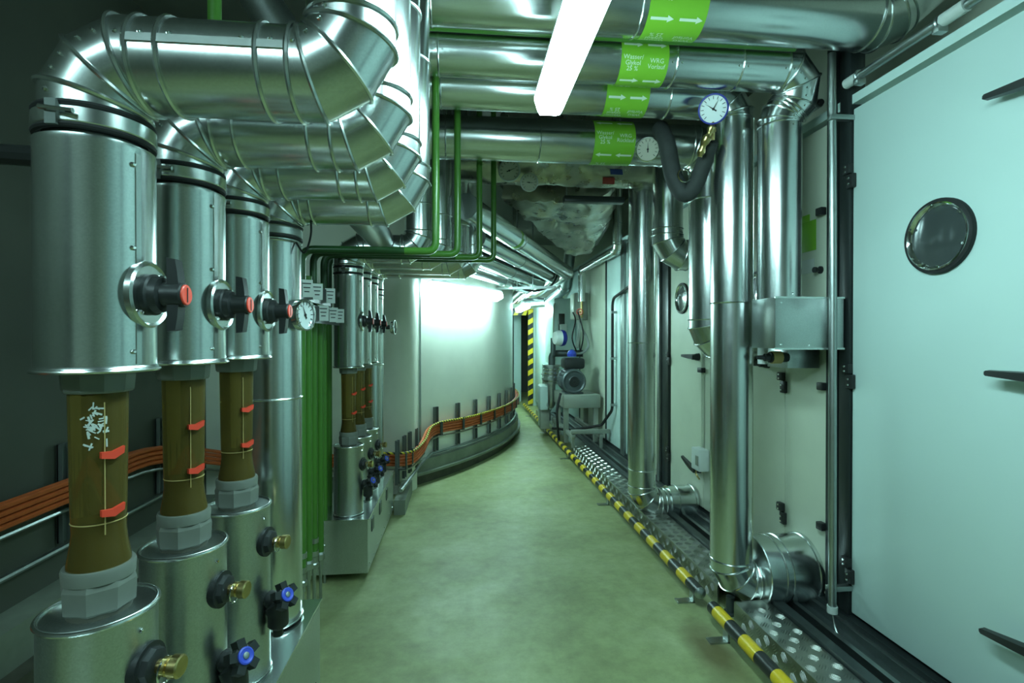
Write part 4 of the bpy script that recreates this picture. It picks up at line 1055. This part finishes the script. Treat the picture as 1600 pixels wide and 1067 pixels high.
# conduits in the corner beside the column
t = MB().cyl((-0.345, 4.235, 0.25), (-0.345, 4.235, 2.6), 0.012, 10).build('conduit_pipe', 'steel'); tag(t, 'thin conduit in the corner where the column meets the round wall', 'conduit')
t = MB().cyl((-0.37, 4.195, 0.25), (-0.37, 4.195, 2.6), 0.010, 10).build('conduit_pipe', 'tank_paint'); tag(t, 'pale conduit on the column left of the thin one', 'conduit')

# ================================================================== pump machine farther down the right side
m = thing('pump_machine', 'grey electric motor pump on a steel console beside the aisle', 'machine', (1.2, 5.5, 0.1))
mc = V((1.19, 5.36, 0.735))
MB().lathe(mc, (0,1,0), [(0, 0.001), (0.0, 0.055), (0.012, 0.060), (0.012, 0.10), (0.0, 0.115), (0.012, 0.130), (0.045, 0.137), (0.05, 0.132)], 36).build('fan_cover', 'motor_grey', m)
MB().lathe(mc - V((0,0.001,0)), (0,-1,0), [(0, 0.055), (0.004, 0.050), (0.004, 0.02), (0.010, 0.018)], 24).build('fan_grille', 'black_plastic', m)
MB().lathe(mc, (0,1,0), [(0.05, 0.122), (0.30, 0.122), (0.305, 0.13), (0.33, 0.13)], 36).build('motor_body', 'motor_grey', m)
for k in range(22):
    a = 2*PI*k/22; e = V((math.cos(a), 0, math.sin(a))); q = V((-math.sin(a), 0, math.cos(a)))
    MB().obox(mc + V((0,0.175,0)) + e*0.128, e*0.008, q*0.002, V((0,0.12,0))).build('cooling_fin', 'motor_grey', m, smooth=0)
MB().cbox(mc.x-0.14, mc.x-0.07, 5.40, 5.55, 0.68, 0.79, 0.01).build('terminal_box', 'motor_grey', m)
MB().cbox(1.09, 1.32, 5.40, 5.62, 0.865, 0.985, 0.03).build('black_hood', 'black_plastic', m)
MB().cbox(1.06, 1.46, 5.30, 5.85, 0.46, 0.60, 0.008).build('console', 'machine_grey', m)
MB().cbox(1.10, 1.30, 5.40, 5.62, 0.60, 0.615, 0.004).build('motor_feet', 'motor_grey', m)
for (x, y) in ((1.10, 5.36), (1.42, 5.36), (1.10, 5.80), (1.42, 5.80)): MB().cbox(x-0.025, x+0.025, y-0.025, y+0.025, 0.09, 0.46, 0.003).build('console_leg', 'machine_grey', m)
MB().lathe((1.05, 5.95, 0.66), (0,0,1), [(0, 0.09), (0.05, 0.09), (0.052, 0.12), (0.075, 0.12), (0.077, 0.085), (0.20, 0.085), (0.202, 0.11), (0.225, 0.11)], 24).build('pump_housing', 'steel', m)
for k in range(5): MB().torus((1.05, 5.95, 0.70+0.045*k), (0,0,1), 0.10, 0.008, 24, 6).build('pump_flange', 'chrome', m)
MB().tube(round_path([(1.05, 5.95, 0.66), (1.05, 5.95, 0.40), (1.05, 6.3, 0.40)], 0.08), 0.045, 14).build('suction_pipe', 'steel', m)
MB().tube(round_path([(1.05, 5.95, 0.88), (1.05, 5.95, 1.02), (1.22, 5.90, 1.02), (1.40, 5.85, 1.02)], 0.06), 0.04, 14).build('discharge_pipe', 'dark_steel', m)
MB().lathe((1.24, 5.72, 0.99), (0,0,1), [(0, 0.05), (0.03, 0.055), (0.06, 0.04), (0.08, 0.01)], 20).build('blue_cap', 'blue_plastic', m)
MB().lathe((1.115, 5.76, 1.20), (-1, -0.25, 0.0), [(0, 0.088), (0.04, 0.085), (0.07, 0.070), (0.085, 0.03)], 28).build('actuator_dome', 'white_plastic', m)
MB().lathe((1.115, 5.76, 1.20), (1, 0.25, 0.0), [(0, 0.092), (0.012, 0.095), (0.045, 0.088), (0.065, 0.06), (0.07, 0.001)], 28).build('actuator_cap', 'deep_blue', m)
MB().cyl((1.05, 5.86, 1.0), (1.05, 5.86, 1.20), 0.03, 12).build('actuator_stem', 'dark_steel', m)
for (p, r) in (([(1.03, 5.30, 0.62), (0.99, 5.28, 0.45), (1.0, 5.30, 0.25), (1.02, 5.35, 0.12)], 0.014), ([(1.30, 5.75, 1.05), (1.24, 5.70, 1.20), (1.30, 5.80, 1.40), (1.28, 5.85, 1.50)], 0.008), ([(1.36, 5.80, 1.05), (1.38, 5.75, 1.25), (1.33, 5.80, 1.50)], 0.008)):
    MB().tube(p, r, 8, sub=6).build('machine_cable', 'rubber', m)
t = thing('floor_stand', 'low grey steel frame under the pump machine crossing the tread plate', 'frame', (1.2, 5.2, 0.1))
MB().cbox(1.09, 1.49, 5.04, 5.09, 0.235, 0.275, 0.003).build('cross_bar', 'machine_grey', t)
MB().cbox(1.09, 1.13, 5.04, 6.2, 0.19, 0.23, 0.003).build('side_bar', 'machine_grey', t)
MB().cbox(1.38, 1.42, 5.04, 6.2, 0.19, 0.23, 0.003).build('side_bar', 'machine_grey', t)
for (x, y) in ((1.11, 5.07), (1.40, 5.07), (1.11, 6.15)): MB().cbox(x-0.015, x+0.015, y-0.015, y+0.015, 0.09, 0.24, 0.002).build('frame_leg', 'machine_grey', t)
t = thing('white_stand', 'white angled stand beside the pump at the aisle edge', 'stand', (1.0, 6.2, 0))
MB().cbox(0.96, 1.06, 6.30, 6.42, 0.10, 0.62, 0.006).build('stand_column', 'door_paint', t)
MB().cbox(0.93, 1.02, 6.05, 6.30, 0.34, 0.62, 0.006).build('stand_plate', 'door_paint', t)
MB().cbox(0.94, 1.05, 6.10, 6.2, 0.10, 0.36, 0.006).build('stand_foot', 'machine_grey', t)
t = thing('switch_cabinet', 'grey electrical box on the wall above the pump machine', 'electrical box', (1.40, 5.9, 1.4))
MB().cbox(1.34, 1.494, 6.00, 6.22, 1.42, 1.74, 0.008).build('cabinet_body', 'machine_grey', t)
MB().cbox(1.325, 1.34, 6.01, 6.21, 1.43, 1.73, 0.006).build('cabinet_door', 'cream_paint', t)
for y in (6.05, 6.11, 6.17): MB().tube([(1.40, y, 1.42), (1.40, y-0.04, 1.25), (1.36, y-0.12, 1.08)], 0.007, 8, sub=5).build('cabinet_cable', 'steel', t)
t = thing('warning_beacon', 'small orange warning beacon beside the grey electrical box', 'beacon', (1.30, 6.35, 1.58))
MB().lathe((1.494, 6.38, 1.58), (-1, -0.2, 0), [(0, 0.03), (0.04, 0.03), (0.042, 0.045), (0.09, 0.045), (0.11, 0.03), (0.118, 0.001)], 20).build('lens', 'orange_lens', t)
MB().cbox(1.48, 1.496, 6.34, 6.42, 1.53, 1.63, 0.004).build('beacon_base', 'black_plastic', t)
t = thing('red_valve', 'small brass valve with red handwheel under the thin steel pipe', 'valve', (1.38, 5.83, 1.5))
MB().lathe((1.38, 5.83, 1.43), (0,0,1), [(0, 0.012), (0.04, 0.014), (0.05, 0.026), (0.09, 0.026), (0.10, 0.016), (0.195, 0.014)], 14).build('valve_body', 'brass', t)
MB().torus((1.345, 5.79, 1.50), (-0.6, -0.8, 0), 0.034, 0.006, 20, 6).cyl((1.38, 5.83, 1.50), (1.345, 5.79, 1.50), 0.008, 8).build('handwheel', 'red_plastic', t)
t = MB().tube([(1.38, 5.83, 1.43), (1.375, 5.80, 1.32), (1.42, 5.74, 1.20), (1.43, 5.72, 1.10), (1.36, 5.72, 1.03), (1.28, 5.74, 1.02)], 0.014, 10, sub=6).build('flexible_hose', 'steel'); tag(t, 'grey flexible hose from the red valve to the pump', 'hose')
# bright panel and columns beyond
t = thing('bright_panel', 'pale blue white cabinet with a narrow window beyond the pump machine', 'cabinet', (1.35, 7.0, 0.9))
MB().cbox(1.20, 1.49, 6.62, 7.35, 0.85, 1.72, 0.01).build('panel_body', 'door_paint', t)
MB().cbox(1.26, 1.34, 6.612, 6.622, 1.20, 1.52, 0.004).build('narrow_window', 'glass_dark', t)
MB().cbox(1.27, 1.36, 6.56, 6.62, 1.28, 1.38, 0.01).build('meter_box', 'white_plastic', t)
struct(MB().cbox(1.28, 1.49, 7.45, 8.95, 0.10, 1.80, 0.01).build('trim_40', 'door_paint'))
t = thing('steel_column', 'steel pipe stand between the bright panel and the pump', 'stand', (1.12, 6.75, 0))
MB().cyl((1.12, 6.75, 0.1), (1.12, 6.75, 0.85), 0.06, 20).build('column_tube', 'steel', t)
for z in (0.25, 0.5, 0.72): MB().torus((1.12, 6.75, z), (0,0,1), 0.066, 0.012, 24, 6).build('column_flange', 'steel', t)
t = MB().tube([(1.21, 6.625, 1.65), (1.19, 6.58, 1.6), (1.16, 6.45, 1.3), (1.17, 6.5, 1.0), (1.13, 6.6, 0.86)], 0.010, 8, sub=6).build('hanging_cable', 'cream_paint'); tag(t, 'pale cable hanging in front of the bright panel', 'cable')
